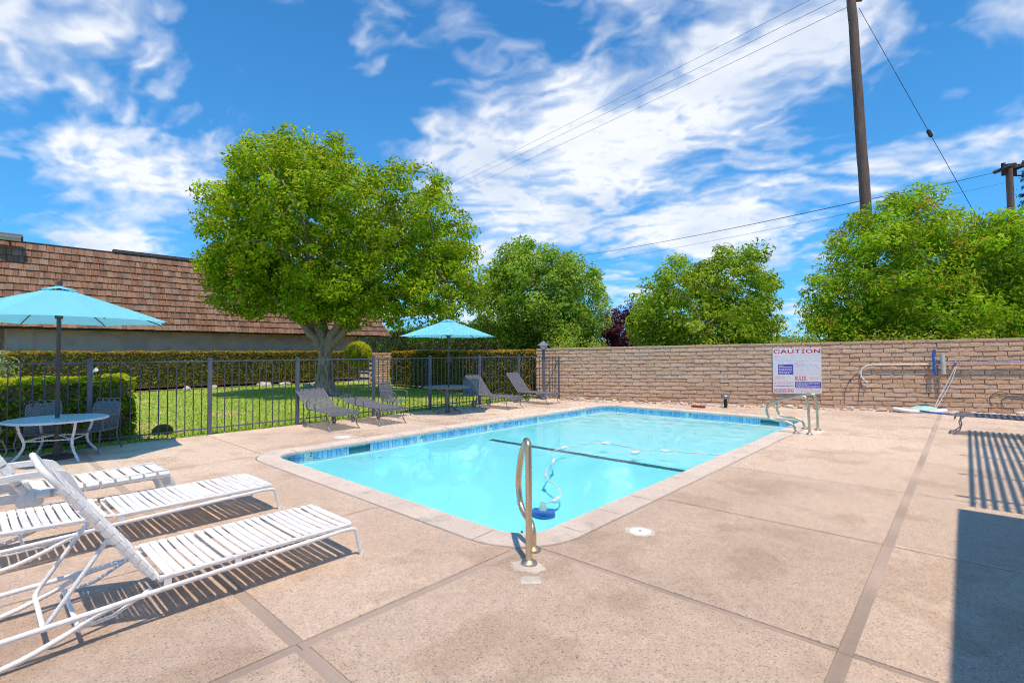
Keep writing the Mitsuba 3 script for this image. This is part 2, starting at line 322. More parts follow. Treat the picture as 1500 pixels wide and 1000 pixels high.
# coping stones: one bullnose profile swept along the rim
prof = np.array([(CW, -.075), (CW, -.004), (CW - .008, .006), (.03, .008), (.0, .002), (-.018, -.008), (-.021, -.02), (-.021, -.044), (-.01, -.05), (.02, -.05), (.02, -.075)])
def coping(s0, s1, k):
    P = []
    for s in np.linspace(s0, s1, k):
        a, t, nr = at_s(s); P.append(np.c_[a + prof[:, :1] * nr, prof[:, 1]])
    P = np.array(P); a, b = P.shape[:2]; V = P.reshape(-1, 3); F = []
    for i in range(a - 1):
        for q in range(b):
            r = (q + 1) % b; F += [(i * b + q, (i + 1) * b + q, (i + 1) * b + r), (i * b + q, (i + 1) * b + r, i * b + r)]
    for i, sgn in ((0, 1), (a - 1, -1)):
        for q in range(1, b - 1): F.append((i * b, i * b + q, i * b + q + 1)[::sgn])
    m = trimesh.Trimesh(V, np.array(F), process=False); trimesh.repair.fix_normals(m); return m
rg = np.random.default_rng(3)
s, total = 0.0, Lr.length
npieces = 46; edges = np.linspace(0, total, npieces + 1)
for a, b in zip(edges[:-1], edges[1:]): part(pool, 'coping_stone', coping(a + .004, b - .004, 7), 'm_coping', 40)
# waterline tiles
tl = .0765; nt = int(total / tl); tl = total / nt
tile_sh = {}
tmesh = cbox(tl - .006, .03, .150, .003)
hid, done_mk = [], set()
for c in ('m_tile0', 'm_tile1', 'm_tile2', 'm_tile_white'): tile_sh[c] = shape(tmesh, c, False)
grout = []
markers = {'2': (PX0, 3.62), '4': (PX0, 5.756), '5': (PX0, 7.591), '6': (PX0, 9.262), '7': (PX0, 11.138), '8': (-5.19, PY1)}
skims = [(PX0, 4.45), (-3.35, PY1)]
for i in range(nt):
    a, t, nr = at_s((i + .5) * tl)
    dsk = min(np.hypot(*(a - np.array(q))) for q in skims)
    if dsk < .19: continue
    mk = [q for q, v in markers.items() if np.hypot(*(a - np.array(v))) < .08]
    m4 = np.eye(4); m4[:3, 0] = (*t, 0); m4[:3, 1] = (*nr, 0); m4[:3, 2] = (0, 0, 1)
    if np.linalg.det(m4[:3, :3]) < 0: m4[:3, 0] *= -1
    m4[:3, 3] = (*(a + nr * .017), -.121)
    if a[0] > PX1 - .15 or (a[1] < PY0 + .15 and a[0] > PX0 + .3): q_ = trimesh.creation.box((tl - .006, .03, .15)); q_.apply_transform(m4); hid.append(q_); continue
    key = part(pool, 'tile', None, None, shape=tile_sh['m_tile_white' if mk else f'm_tile{rg.choice(3, p=[.45, .3, .25])}'], to=m4)
    if mk: labels[key] = {'label': 'white tile of a depth marker'}
    if mk and np.hypot(*(a - np.array(markers[mk[0]]))) < .0385 and mk[0] not in done_mk:
        done_mk.add(mk[0]); labels[key] = {'label': 'white tile with a dark depth number'}
        tx = meshkit.text_mesh(mk[0], .062, .002, bold=True); c0 = tx.bounds.mean(0); tx.apply_translation(-c0)
        mm = np.eye(4); ri = m4[:3, 0]; mm[:3, 0] = ri if np.dot(np.cross(ri, [0, 0, 1]), -m4[:3, 1]) > 0 else -ri; mm[:3, 1] = (0, 0, 1); mm[:3, 2] = -m4[:3, 1]; mm[:3, 3] = (*(a - nr * -.001), -.083)
        part(pool, 'depth_number', tx, 'm_black', False, to=mm)
part(pool, 'far_tile', M(*hid), 'm_tile0', False, kind='stuff')
rr = np.array([at_s(s)[0] + at_s(s)[2] * .034 for s in np.linspace(0, total, 200, endpoint=False)]); n = len(rr); j = np.arange(n); k = (j + 1) % n
gm = trimesh.Trimesh(np.vstack([np.c_[rr, np.full(n, -.05)], np.c_[rr, np.full(n, -.2)]]), np.vstack([np.stack([j, k, n + k], 1), np.stack([j, n + k, n + j], 1)]), process=False)
part(pool, 'grout', gm, 'm_patch', 40)
for x, y in skims:
    ry = abs(x - PX0) < .01
    b = M(bx(0, .028, -.12, .40, .004, .15), bx(0, .012, -.053, .44, .03, .006), bx(-.215, .012, -.12, .008, .03, .15), bx(.215, .012, -.12, .008, .03, .15))
    b.apply_transform(TR(x, y, 0, math.pi / 2 if ry else 0)); part(pool, 'skimmer_mouth', b, 'm_line', False, label='dark plate coloured as the shaded skimmer opening in the tile band')  # thin dark plate, its colour stands in for shade inside the opening
wx, wy = np.meshgrid(np.linspace(PX0 - .03, PX1 + .03, 110), np.linspace(PY0 - .03, PY1 + .03, 200), indexing='ij')
wz = meshkit.fbm(np.stack([wx * 2.3 + wy * .4, wy * 2.0, wx * 0], -1), 3, 4) * .0022 + meshkit.noise(np.stack([wx * 7.5, wy * 6, wx * 0], -1), 9) * .0003
setting('pool_water', gridmesh(wx, wy, WATER + wz - .002), 'm_water', 'calm clear pool water', smooth=True)

# ---------------------------------------------------------------- roof-terrace side: the clubhouse roof and pergola whose shadows cross the deck (right of the frame)
S = np.array([-.28, .18])   # shadow offset per metre of height
hp = 3.15; ofs = -S * hp
club = thing('clubhouse', 'clubhouse with a deep flat porch roof beside the pool deck', 'building')
x0, y1 = -.04 + ofs[0], 6.33 + ofs[1]
part(club, 'porch_roof', bx(x0 + 3.5, y1 - 4.5, hp + .09, 7.0, 9.0, .18), 'm_roof_dark', False)
part(club, 'wall', bx(x0 + 5.4, y1 - 4.6, hp / 2 - .03, .25, 8.6, hp - .06), 'm_wall', False)
for yy in (y1 - .5, y1 - 4.2, y1 - 8.2): part(club, 'post', bx(x0 + 2.6, yy, hp / 2, .12, .12, hp), 'm_brown_metal', False)
perg = thing('pergola', 'wooden slat pergola joined to the clubhouse porch roof', 'pergola')
for k in range(40): part(perg, 'slat', bx(ofs[0] + .03 + k * .0795, (6.52 + 12.75) / 2 + ofs[1], hp + .05, .040, 12.75 - 6.52, .03), 'm_board', False)
for yy in (6.93, 8.18, 9.63, 10.9, 12.35): part(perg, 'rafter', bx(-.11 + ofs[0] + 1.7, yy + ofs[1], hp - .03, 3.4, .045, .10), 'm_board', False)
for yy in (7.4, 12.2): part(perg, 'post', bx(3.2 + ofs[0] + .05, yy + ofs[1], hp / 2 - .05, .09, .09, hp - .1), 'm_board', False)

# ---------------------------------------------------------------- block wall
bw = thing('block_wall', 'long tan slump block wall behind the far end of the pool', 'wall')
WALL_L0, WALL_L1, CH, BL, NC, SL = -1.42, 17.0, .1135, .455, 14, .0138
def wall_xform(): m = np.eye(4); m[:3, 0] = (*WD, SL); m[:3, 1] = (*-WN, 0); m[:3, 2] = (0, 0, 1); m[:3, 3] = (*W0, 0); return m
WM = wall_xform()
core = trimesh.creation.box((WALL_L1 - WALL_L0, .16, 1.885)); core.apply_translation(((WALL_L0 + WALL_L1) / 2, .090, .785 - .15)); core.apply_transform(WM)
part(bw, 'mortar', core, 'm_mortar', False)
rb = np.random.default_rng(8)
def slump(L, H, rng, seed):
    """a slump block: bulging rough face, lower edge sagging proud"""
    X, Z = np.meshgrid(L * np.array([-.5, -.485, -.33, -.17, 0, .17, .33, .485, .5]), H * np.array([-.5, -.47, -.2, .15, .40, .5]), indexing='ij'); nx, nz = X.shape
    e = np.minimum(1, np.minimum((L / 2 - np.abs(X)) / .006, np.where(Z > 0, (H / 2 - Z) / .012, (H / 2 + Z) / .002 + .6))); Y = -.004 * np.clip(e, 0, 1) - (.006 + .011 * (.5 - Z / H) + .016 * (meshkit.noise(np.stack([X * 11, Z * 20, X * 0 + L * 50 + seed * 7.3], -1), seed) - .3)) * np.clip(e, 0, 1)
    Zs = Z + rng.normal(0, .0035, X.shape) * (np.abs(Z) > H * .4)
    m = gridmesh(X, Y, Zs); V = m.vertices; b = np.where((np.abs(X) > L / 2 - 1e-6) | (np.abs(Z) > H / 2 - 1e-6))
    idx = [i * nz for i in range(nx)] + [(nx - 1) * nz + q for q in range(1, nz)] + [i * nz + nz - 1 for i in range(nx - 2, -1, -1)] + [q for q in range(nz - 2, 0, -1)]
    back = V[idx].copy(); back[:, 1] = .03; o = len(V); V2 = np.vstack([V, back]); F = m.faces.tolist(); q = len(idx)
    for a in range(q): c = (a + 1) % q; F += [(idx[a], o + a, o + c), (idx[a], o + c, idx[c])]
    mm = trimesh.Trimesh(V2, np.array(F), process=False); trimesh.repair.fix_normals(mm); return mm
var = [slump(BL - .006, CH - .005, np.random.default_rng(40 + i), i) for i in range(7)]
ply_var = {(i, c): shape(var[i], f'm_brick{c}', 40) for i in range(7) for c in range(4)}
bl = []
for r in range(-2, NC):
    s0 = WALL_L0 + (r % 2) * BL * .5 + rb.uniform(-.05, .05) - BL
    while s0 < WALL_L1:
        a, b = max(s0, WALL_L0), min(s0 + BL, WALL_L1)
        if b - a > .08: bl.append(((a + b) / 2, r, (b - a) / BL))
        s0 += BL
far = []
bl.sort(key=lambda t: -min(t[0], 12.4) if t[0] < 12.4 else 100)
for q, (sc, r, fr) in enumerate(bl):
    m4 = WM @ TR(sc, rb.uniform(-.004, .004), r * CH + CH / 2 - .02) @ np.diag([fr, 1, 1, 1]); vi, ci = int(rb.integers(7)), int(rb.choice(4, p=[.35, .3, .2, .15]))
    if q < 290: part(bw, 'brick', None, None, shape=ply_var[vi, ci], to=m4)
    else:
        mm = var[vi].copy(); mm.apply_transform(m4); far.append((ci, mm))
for ci in range(4): part(bw, 'far_brick', M(*[m for c, m in far if c == ci]), f'm_brick{ci}', 40, kind='stuff')
cap = []
s0 = WALL_L0
while s0 < WALL_L1:
    b = min(s0 + BL, WALL_L1); m = cbox(b - s0 - .008, .235, .075, .012); m.apply_transform(WM @ TR((s0 + b) / 2, .09, NC * CH - .02 + .038)); cap.append(m); s0 += BL
for m in cap: part(bw, 'cap_block', m, 'm_brick2', False)

# short length of the same wall seen in a gap between the hedges
gw = thing('garden_wall', 'short tan block wall in the gap between the two hedges behind the lawn', 'wall')
gm4 = np.eye(4); gm4[:3, 0] = (.75, .66, 0); gm4[:3, 1] = (-.66, .75, 0); gm4[:3, 3] = (-21.4, 13.2, 0)
c = trimesh.creation.box((1.5, .16, 1.5)); c.apply_translation((.7, .1, .75)); c.apply_transform(gm4); part(gw, 'mortar', c, 'm_mortar', False)
for r in range(13):
    for q in range(3):
        part(gw, 'brick', None, None, shape=ply_var[int(rb.integers(7)), int(rb.integers(4))], to=gm4 @ TR(.12 + q * .46 + (r % 2) * .2, 0, .06 + r * .116))

# ---------------------------------------------------------------- house with the shake mansard roof
hs = thing('shake_roof_building', 'long low building with a steep brown wood shake mansard roof and grey wall', 'building')
XW, XE, ZE, XT, ZT = -26.5, -25.75, 2.53, -27.1, 5.86
YA, YB = -6.0, 16.9
part(hs, 'wall', M(bx(XW - 2.5, (.9 + 15.4) / 2, 1.5, 5.0, 14.5, 3.0), bx(XW - 3.4, -3, 1.5, 3.2, 8, 3.0)), 'm_wall', False)
for y in (1.15, 1.55): part(hs, 'wall_trim', bx(XW + .03, y, 1.25, .06, .16, 2.46), 'm_wall', False)
part(hs, 'downpipe', tube([(XW + .07, 13.3, .0), (XW + .07, 13.3, 2.5)], .045, 8), 'm_flash')
part(hs, 'soffit', bx((XE + XW) / 2 - .1, (YA + YB) / 2, ZE - .03, .95, YB - YA, .05), 'm_roof_dark', False)
sl = np.array([XT - XE, ZT - ZE]); SLN = np.hypot(*sl); sd = sl / SLN; sn = np.array([-sd[1], sd[0]]) * -1   # outward normal (x, z)
deckm = trimesh.Trimesh(np.array([(XE, YA, ZE), (XE, YB, ZE), (XT, YB - .5, ZT), (XT, YA, ZT), (XT - 4, YB - .5, ZT), (XT - 4, YA, ZT), (XE - 5, YB, ZE)]) - np.array([.05, 0, 0]), np.array([(0, 1, 2), (0, 2, 3), (3, 2, 4), (3, 4, 5), (1, 6, 2), (6, 4, 2)]), process=False)
rf = part(hs, 'roof', deckm, 'm_roof_dark', False)
part(hs, 'cap_flashing', bx(XT - .1, (4.1 + YB - .6) / 2, ZT + .10, .34, YB - .6 - 4.1, .13), 'm_flash', False)
part(hs, 'edge_flashing', bx(XT - .1, (YA + 4.09) / 2, ZT + .035, .28, 4.09 - YA, .04), 'm_flash', False)
rs = np.random.default_rng(12)
NR = 12; EX = SLN / NR
shk = []
for r in range(NR + 0):
    y = YA + rs.uniform(0, .2)
    while y < YB - (.5 * r / NR):
        w = rs.choice([.13, .17, .21, .26]) * rs.uniform(.9, 1.12)
        shk.append((y + w / 2, r, w, rs.uniform(-.012, .012), int(rs.choice(4, p=[.33, .3, .2, .17])), rs.uniform(.016, .032))); y += w + rs.uniform(.006, .016)
def shake(y, r, w, dz, c, th):
    L = EX * 1.35; a = r * EX - .02 + dz
    # lies on the course below: butt end proud
    lo, hi = np.array([XE, ZE]) + sd * a, np.array([XE, ZE]) + sd * min(a + L, SLN + .01)
    P = []
    for base, o in ((lo, .045), (lo, .045 + th), (hi, .004), (hi, .012)):
        q = base + sn * o
        for s in (-1, 1): P.append((q[0], y + s * w / 2, q[1]))
    P = np.array(P); F = [(0, 1, 3), (0, 3, 2), (2, 3, 7), (2, 7, 6), (0, 2, 6), (0, 6, 4), (1, 5, 7), (1, 7, 3), (4, 6, 7), (4, 7, 5)]
    return trimesh.Trimesh(P, np.array(F), process=False)
near = sorted([t for t in shk if t[0] > .3], key=lambda t: t[0])[:292]; nid = set(map(id, near))
for t in near: part(rf, 'shake', shake(*t), f'm_shake{t[4]}', False)
for c in range(4):
    rest = [shake(*t) for t in shk if id(t) not in nid and t[4] == c]
    part(rf, 'far_shake', M(*rest), f'm_shake{c}', False, kind='stuff')
fl = thing('floodlight', 'small dark floodlight mounted over the roof edge at far left', 'floodlight')
b = cbox(.42, .75, .22, .03); b.apply_transform(trimesh.transformations.rotation_matrix(.35, (0, 1, 0))); b.apply_translation((XT + .42, .93, ZT + .10)); part(fl, 'lamp_housing', b, 'm_flash', False)
b = cbox(.02, .62, .17, .004); b.apply_transform(trimesh.transformations.rotation_matrix(.35, (0, 1, 0))); b.apply_translation((XT + .63, .93, ZT + .02)); part(fl, 'lens', b, 'm_glass_pane', False)
part(fl, 'bracket', tube([(XT - .3, .93, ZT), (XT - .3, .93, ZT + .14), (XT + .25, .93, ZT + .13)], .035, 6), 'm_flash')
ch = thing('chimney', 'dark vent stack standing on the roof at the far left edge', 'chimney'); part(ch, 'stack', bx(XT - 1.2, .35, ZT + .45, .5, .6, .9), 'm_flash', False); part(ch, 'cap', bx(XT - 1.2, .35, ZT + .93, .64, .74, .06), 'm_roof_dark', False)

# ---------------------------------------------------------------- hedges
def hedge(name, label, p0, p1, th, z0, z1, nl, L, cols, wts, top_cols, rng, lump=.08, top_share=.9, mleaf='m_leaf_dull', cat='hedge', shoots=.10):
    k = thing(name, label, cat)
    p0, p1 = np.array(p0, float), np.array(p1, float); d = p1 - p0; LN = np.linalg.norm(d); d /= LN; nrm = np.array([d[1], -d[0]])
    nx, nz = max(8, int(LN / .35)), 5
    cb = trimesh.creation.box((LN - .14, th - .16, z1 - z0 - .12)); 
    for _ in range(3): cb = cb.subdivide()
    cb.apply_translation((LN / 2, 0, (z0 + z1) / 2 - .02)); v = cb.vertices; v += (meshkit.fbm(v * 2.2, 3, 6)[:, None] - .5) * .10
    m4 = np.eye(4); m4[:3, 0] = (*d, 0); m4[:3, 1] = (-nrm[0], -nrm[1], 0); m4[:3, 3] = (*p0, 0); cb.apply_transform(m4); part(k, 'stems', cb, 'm_core', 40)  # solid box added inside the foliage, stands in for its shaded depth
    H = z1 - z0; areas = np.array([LN * H, LN * H * .5, LN * th * 1.3, th * H, th * H]); f = rng.choice(5, nl, p=areas / areas.sum())
    u, w = rng.uniform(0, 1, nl), rng.uniform(0, 1, nl)
    X = np.where(f == 3, 0, np.where(f == 4, LN, u * LN)); Y = np.where(f == 0, -th / 2, np.where(f == 1, th / 2, (w if True else 0) * th - th / 2)); Y = np.where(f >= 3, u * th - th / 2, Y)
    Z = np.where(f == 2, z1, z0 + w * H); N = np.zeros((nl, 3)); N[f == 0, 1] = -1; N[f == 1, 1] = 1; N[f == 2, 2] = 1; N[f == 3, 0] = -1; N[f == 4, 0] = 1
    P = np.c_[X, Y, Z]; dep = (meshkit.fbm(P * 3.0, 3, 2) - .5) * lump * 2 - np.abs(rng.normal(0, .045, nl)); P = P + N * dep[:, None]
    # rounded shoulders
    e = np.clip((Z - (z1 - .10)) / .10, 0, 1) * (f != 2); P = P - N * (e ** 2 * .07)[:, None]
    P = (m4[:3, :3] @ P.T).T + m4[:3, 3]; N = (m4[:3, :3] @ N.T).T
    C = palette(nl, rng, cols, wts); young = (rng.uniform(size=nl) < np.where((f == 2), top_share, np.where(Z > z1 - shoots, top_share * .8, .04))); C[young] = palette(young.sum(), rng, top_cols, [1] * len(top_cols), .2)
    leafput(k, 'foliage', leaves(P, N, L * rng.uniform(.7, 1.3, nl), L * .55, rng), C, mleaf)
    return k
R = np.random.default_rng
G1, G2, G3 = (.100, .105, .018), (.145, .145, .026), (.17, .17, .03)
OR = [(.36, .15, .03), (.26, .14, .03), (.27, .19, .035)]
hedge('clipped_hedge', 'long clipped hedge with orange new growth along the foot of the grey building', (-25.2, -4.0), (-25.2, 14.6), .9, .16, 1.60, 30000, .105, [G1, (.08, .07, .02), G2], [3, 2, 2], OR + [G2, (.16, .17, .025)], R(1), top_share=.8)
hedge('clipped_hedge', 'clipped hedge with orange tips behind the fence, ending at the block wall', (-19.6, 13.55), (-10.95, 12.95), .9, .05, 1.57, 26000, .095, [G1, (.085, .075, .022), G2, (.13, .10, .03)], [3, 2, 2, 1], OR + [G2, (.16, .17, .025)], R(2), top_share=.85)
YG = [(.27, .27, .015), (.32, .30, .02)]
hedge('bushy_hedge', 'bright yellow green hedge just behind the fence at the left, behind the white table', (-11.45, -5.5), (-11.45, 2.0), 1.0, .03, 1.10, 17000, .085, [(.10, .145, .010), (.15, .19, .014), (.21, .23, .016), (.05, .07, .009)], [3, 3, 2, 1.5], YG, R(3), mleaf='m_leaf', top_share=.8, lump=.12, shoots=.07)
def ball(name, label, c, r, nl, L, cols, wts, rng, mleaf='m_leaf', cat='shrub', squash=.95, stem=0):
    k = thing(name, label, cat); s = trimesh.creation.icosphere(3, r * .88); s.vertices *= (1, 1, squash); s.apply_translation(c); part(k, 'stems', s, 'm_core', 40)  # filled ball added beneath the leaves as their shaded inside
    N = rng.normal(size=(nl, 3)); N /= np.linalg.norm(N, axis=1, keepdims=True); P = np.array(c) + N * (1, 1, squash) * (r * (1 + (meshkit.fbm(N * 3 + 5, 3, 1) - .5) * .16))[:, None]
    leafput(k, 'foliage', leaves(P, N, L, L * .5, rng), palette(nl, rng, cols, wts), mleaf)
    if stem: part(k, 'stem', tube([(c[0], c[1], 0), tuple(c)], .06, 6), 'm_twig')
    return k
ball('topiary_bush', 'round bright yellow green clipped bush beside the end of the building', (-20.9, 12.2, 1.45), .62, 8000, .06, [(.27, .29, .015), (.33, .34, .02), (.19, .22, .015)], [2, 2, 1], R(4))
ball('low_shrub', 'small dark rounded mound of leaves in the grass at the right end of the yellow green hedge', (-11.35, 2.5, .02), .16, 1800, .05, [(.02, .05, .02), (.03, .07, .03)], [1, 1], R(5), squash=.8)  # small low ball covered in very dark green leaves
def wildbush(name, label, c, r, n, nl, L, cols, wts, rng, mleaf='m_leaf', cat='shrub', up=.5):
    """loose shrub: upright sprays of leaves on thin stalks"""
    k = thing(name, label, cat); c = np.array(c, float); st, P, N, q = [], [], [], []
    for i in range(n):
        d = rng.normal(size=3); d[2] = abs(d[2]) + up; d /= np.linalg.norm(d); tip = c + d * r * rng.uniform(.6, 1.05); base = np.array([c[0] + rng.normal() * .1, c[1] + rng.normal() * .1, max(0, c[2] - r[2] * .9)])
        mid = (base + tip) / 2 + rng.normal(size=3) * .1; pth = spline([base, mid, tip], 4); st.append(tube(pth, np.linspace(.016, .005, len(pth)), 4, False))
        t = rng.uniform(.25, 1, nl); p = base + (tip - base) * t[:, None] + rng.normal(size=(nl, 3)) * .10 * np.linalg.norm(r) ; P.append(p); N.append(np.tile(d, (nl, 1)))
    part(k, 'stem', M(*st), 'm_twig'); P, N = np.vstack(P), np.vstack(N)
    leafput(k, 'foliage', leaves(P, N, L * rng.uniform(.7, 1.3, len(P)), L * .42, rng), palette(len(P), rng, cols, wts), mleaf); return k
wildbush('flowering_shrub', 'loose pale green shrub with white blossom in front of the hedge at the far left', (-22.6, .25, .75), np.array([.9, .9, .95]), 34, 60, .12, [(.16, .20, .05), (.22, .24, .08), (.7, .62, .55)], [3, 2, .7], R(6))

# ---------------------------------------------------------------- trees
def tree(name, label, base, trunk_r, fork, lobes, nclump, nleaf, L, cols, wts, rng, clump=.45, twigs=120, zmin=1.2, bark='m_bark', mleaf='m_leaf', flare=1.6, nlimb=5, width=.5, inner=.45, squash=.75, wmul=None, upright=.35):
    k = thing(name, label, 'tree'); base, fork = np.array(base, float), np.array(fork, float)
    lob = [(np.array(c, float), np.array(r, float)) for c, r in lobes]; wt = np.array([np.prod(r) ** .72 for _, r in lob]); wt /= wt.sum()
    # trunk: tapered, flared foot, slight bend and fluting
    hgt = fork[2] - base[2]; ts = np.linspace(0, 1, 14); P = base + (fork - base) * ts[:, None]; P[:, 0] += .05 * np.sin(ts * 4) * hgt * .2; rad = trunk_r * (1 - .25 * ts) * (1 + (flare - 1) * np.exp(-ts * hgt / .28))
    tm = tube(P, rad, 20); v = tm.vertices; ang = np.arctan2(v[:, 1] - base[1], v[:, 0] - base[0]); fl = np.exp(-(v[:, 2] - base[2]) / .5)
    c2 = np.array([np.interp(v[:, 2], P[:, 2], P[:, 0]), np.interp(v[:, 2], P[:, 2], P[:, 1])]).T
    v[:, :2] = c2 + (v[:, :2] - c2) * (1 + .05 * np.sin(ang * 7 + v[:, 2] * 1.5) + .16 * fl * np.sin(ang * 5))[:, None]
    part(k, 'trunk', tm, bark, 60)
    # clumps
    C = []
    while len(C) < nclump:
        i = rng.choice(len(lob), p=wt); c, r = lob[i]; d = rng.normal(size=3); d /= np.linalg.norm(d); rad = 1 - (1 - inner) * rng.uniform() ** 1.8
        q = c + d * r * rad
        if q[2] < zmin: continue
        deep = max((np.linalg.norm((q - c2) / r2) < .55) for j, (c2, r2) in enumerate(lob) if j != i) if len(lob) > 1 else False
        if deep and rng.uniform() < .7: continue
        C.append(q)
    C = np.array(C); cen = np.mean([c for c, _ in lob], 0)
    # limbs
    skel = [fork]; segs = []
    order = rng.permutation(len(lob))
    targets = [lob[i][0] for i in range(len(lob))]
    while len(targets) < nlimb: i = rng.choice(len(lob), p=wt); c, r = lob[i]; d = rng.normal(size=3); d[2] = abs(d[2]) + .2; d /= np.linalg.norm(d); targets.append(c + d * r * .5)
    for t in targets:
        mid = fork + (t - fork) * .45 + np.array([0, 0, .10 * np.linalg.norm(t - fork)]) + rng.normal(size=3) * .12; p = spline([fork - (fork - base) * .12, mid, t], 7)
        p[1:-1] += rng.normal(size=(len(p) - 2, 3)) * .04; r0 = trunk_r * .58 * (.8 + .3 * rng.uniform()); segs.append(tube(p, np.linspace(r0, r0 * .22, len(p)), 9)); skel += list(p[3:])
    sk = np.array(skel)
    for q in C[rng.permutation(len(C))[:twigs]]:
        dd = np.linalg.norm(sk - q, axis=1) + .6 * np.maximum(0, sk[:, 2] - q[2]); s = sk[np.argmin(dd)]; L2 = np.linalg.norm(q - s)
        if L2 < .25: continue
        mid = (s + q) / 2 + rng.normal(size=3) * .08 * L2 + np.array([0, 0, .05 * L2]); p = spline([s, mid, q], 5); r0 = min(.055, .012 + .018 * L2) * (trunk_r / .3) ** .4
        segs.append(tube(p, np.linspace(r0, .006, len(p)), 5)); sk = np.vstack([sk, p[2:-1:2]])
    part(k, 'limb', M(*segs), 'm_twig' if bark == 'm_bark' else bark, 60)
    # leaves
    nl = nclump * nleaf; ci = np.repeat(np.arange(nclump), nleaf); d = rng.normal(size=(nl, 3)); d /= np.linalg.norm(d, axis=1, keepdims=True)
    cr = (clump * rng.uniform(.6, 1.35, nclump))[ci]; Pp = C[ci] + d * (cr * rng.uniform(.25, 1, nl) ** .55)[:, None] * np.array([1, 1, squash]); out = C[ci] - cen; out /= np.linalg.norm(out, axis=1, keepdims=True); N = d * .7 + out * .6
    keep = Pp[:, 2] > zmin - .3; Pp, N, ci = Pp[keep], N[keep], ci[keep]; nl = len(Pp)
    tint = 1 + .14 * rng.normal(size=(nclump, 1)); which = rng.choice(len(cols), nclump, p=np.array(wts) / sum(wts))
    wl = np.where(rng.uniform(size=nl) < .6, which[ci], rng.choice(len(cols), nl, p=np.array(wts) / sum(wts)))
    Cc = LEAF * np.array(cols)[wl] * tint[ci] * (1 + .16 * rng.normal(size=(nl, 1)))
    leafput(k, 'crown', leaves(Pp, N, L * rng.uniform(.65, 1.3, nl), L * width, rng, up=upright), Cc, mleaf); return k
LG = [(.140, .20, .009), (.180, .242, .011), (.098, .15, .010), (.225, .248, .018)]
tree('shade_tree', 'big round crowned shade tree standing on the lawn behind the fence', (-17.15, 8.66, -.03), .29, (-17.12, 8.70, 1.75),
     [((-17.6, 8.2, 6.4), (3.3, 3.3, 2.9)), ((-17.9, 7.9, 7.8), (2.1, 2.0, 1.45)), ((-14.9, 10.65, 5.75), (2.25, 2.3, 2.5)), ((-18.9, 6.95, 5.6), (1.75, 1.75, 2.2)), ((-13.7, 11.3, 3.8), (1.5, 1.6, 2.0)), ((-18.9, 6.4, 4.2), (1.25, 1.3, 1.4)), ((-16.7, 8.15, 3.05), (.95, .95, .55)), ((-17.8, 8.1, 3.8), (2.3, 2.3, 1.1)), ((-16.2, 9.2, 3.4), (1.3, 1.3, .9)), ((-15.5, 9.5, 3.7), (1.6, 1.6, 1.4))],
     1050, 86, .155, LG, [3, 3, 2, 2], R(21), clump=.45, twigs=420, zmin=1.95, nlimb=11, flare=2.3, width=.5, inner=.30)
MG = [(0.1250, 0.1938, 0.0250), (0.1750, 0.2438, 0.0312), (0.0875, 0.1375, 0.0200), (0.2188, 0.2625, 0.0500)]
tree('leafy_tree', 'mid green tree with a loose crown behind the wall, right of the big shade tree', (-12.6, 15.6, -.05), .17, (-12.6, 15.6, 1.5),
     [((-12.8, 15.3, 3.9), (1.9, 1.9, 1.9)), ((-13.5, 14.8, 3.3), (1.6, 1.6, 1.6)), ((-11.75, 16.2, 3.5), (1.6, 1.6, 1.8)), ((-13.1, 15.0, 4.9), (1.1, 1.1, 1.0)), ((-12.4, 15.7, 2.4), (2.0, 1.8, 1.0))],
     430, 85, .17, MG, [3, 3, 2, 2], R(22), clump=.46, twigs=160, zmin=1.1, width=.42, nlimb=8)
MG2 = [(0.1313, 0.1938, 0.0150), (0.1875, 0.2500, 0.0200), (0.0938, 0.1375, 0.0137), (0.2500, 0.2937, 0.0350)]
tree('leafy_tree', 'wide two lobed green tree behind the block wall, left of the caution sign', (-6.3, 17.2, -.05), .16, (-6.3, 17.2, 1.4),
     [((-7.15, 16.5, 3.2), (1.35, 1.35, 1.5)), ((-5.75, 17.7, 3.55), (1.25, 1.25, 1.65)), ((-7.8, 15.9, 2.5), (1.0, 1.0, 1.2)), ((-5.2, 18.2, 2.6), (.7, .7, .8)), ((-6.4, 17.0, 2.2), (1.8, 1.8, .9))],
     380, 80, .15, MG2, [3, 3, 2, 2], R(23), clump=.40, twigs=150, zmin=1.2, width=.42, nlimb=7)
YGT = [(.140, .215, .012), (.185, .262, .015), (.10, .165, .012), (.225, .265, .024), (.28, .14, .03)]
tree('leafy_tree', 'large yellow green tree with orange tips in front of the tall utility pole', (-1.6, 19.4, -.05), .18, (-1.7, 19.6, 1.7),
     [((-1.7, 19.9, 4.0), (1.9, 1.9, 2.3)), ((-2.75, 19.1, 3.1), (1.3, 1.3, 1.6)), ((-.4, 21.2, 3.9), (1.8, 1.8, 2.0)), ((-1.35, 20.3, 5.6), (1.1, 1.1, 1.05)), ((-3.2, 18.75, 2.2), (.8, .8, 1.0)), ((-.9, 20.4, 2.6), (2.1, 2.0, 1.1))],
     520, 95, .16, YGT, [3, 3, 2, 1.5, .7], R(24), clump=.44, twigs=200, zmin=1.2, width=.34, nlimb=9)
tree('leafy_tree', 'bright green tree behind the wall at the right edge of the picture', (1.3, 21.4, -.05), .16, (1.3, 21.4, 1.5),
     [((.9, 21.0, 3.9), (1.5, 1.5, 1.6)), ((2.0, 21.8, 4.0), (1.8, 1.8, 2.0)), ((.9, 21.0, 2.5), (1.6, 1.6, 1.1)), ((2.4, 22, 2.6), (1.8, 1.8, 1.2))],
     330, 90, .16, YGT, [3, 3, 2, 1, .2], R(25), clump=.44, twigs=90, zmin=1.2, width=.34, nlimb=6)
PL = [(.055, .016, .035), (.085, .022, .045), (.035, .012, .025), (.12, .04, .055)]
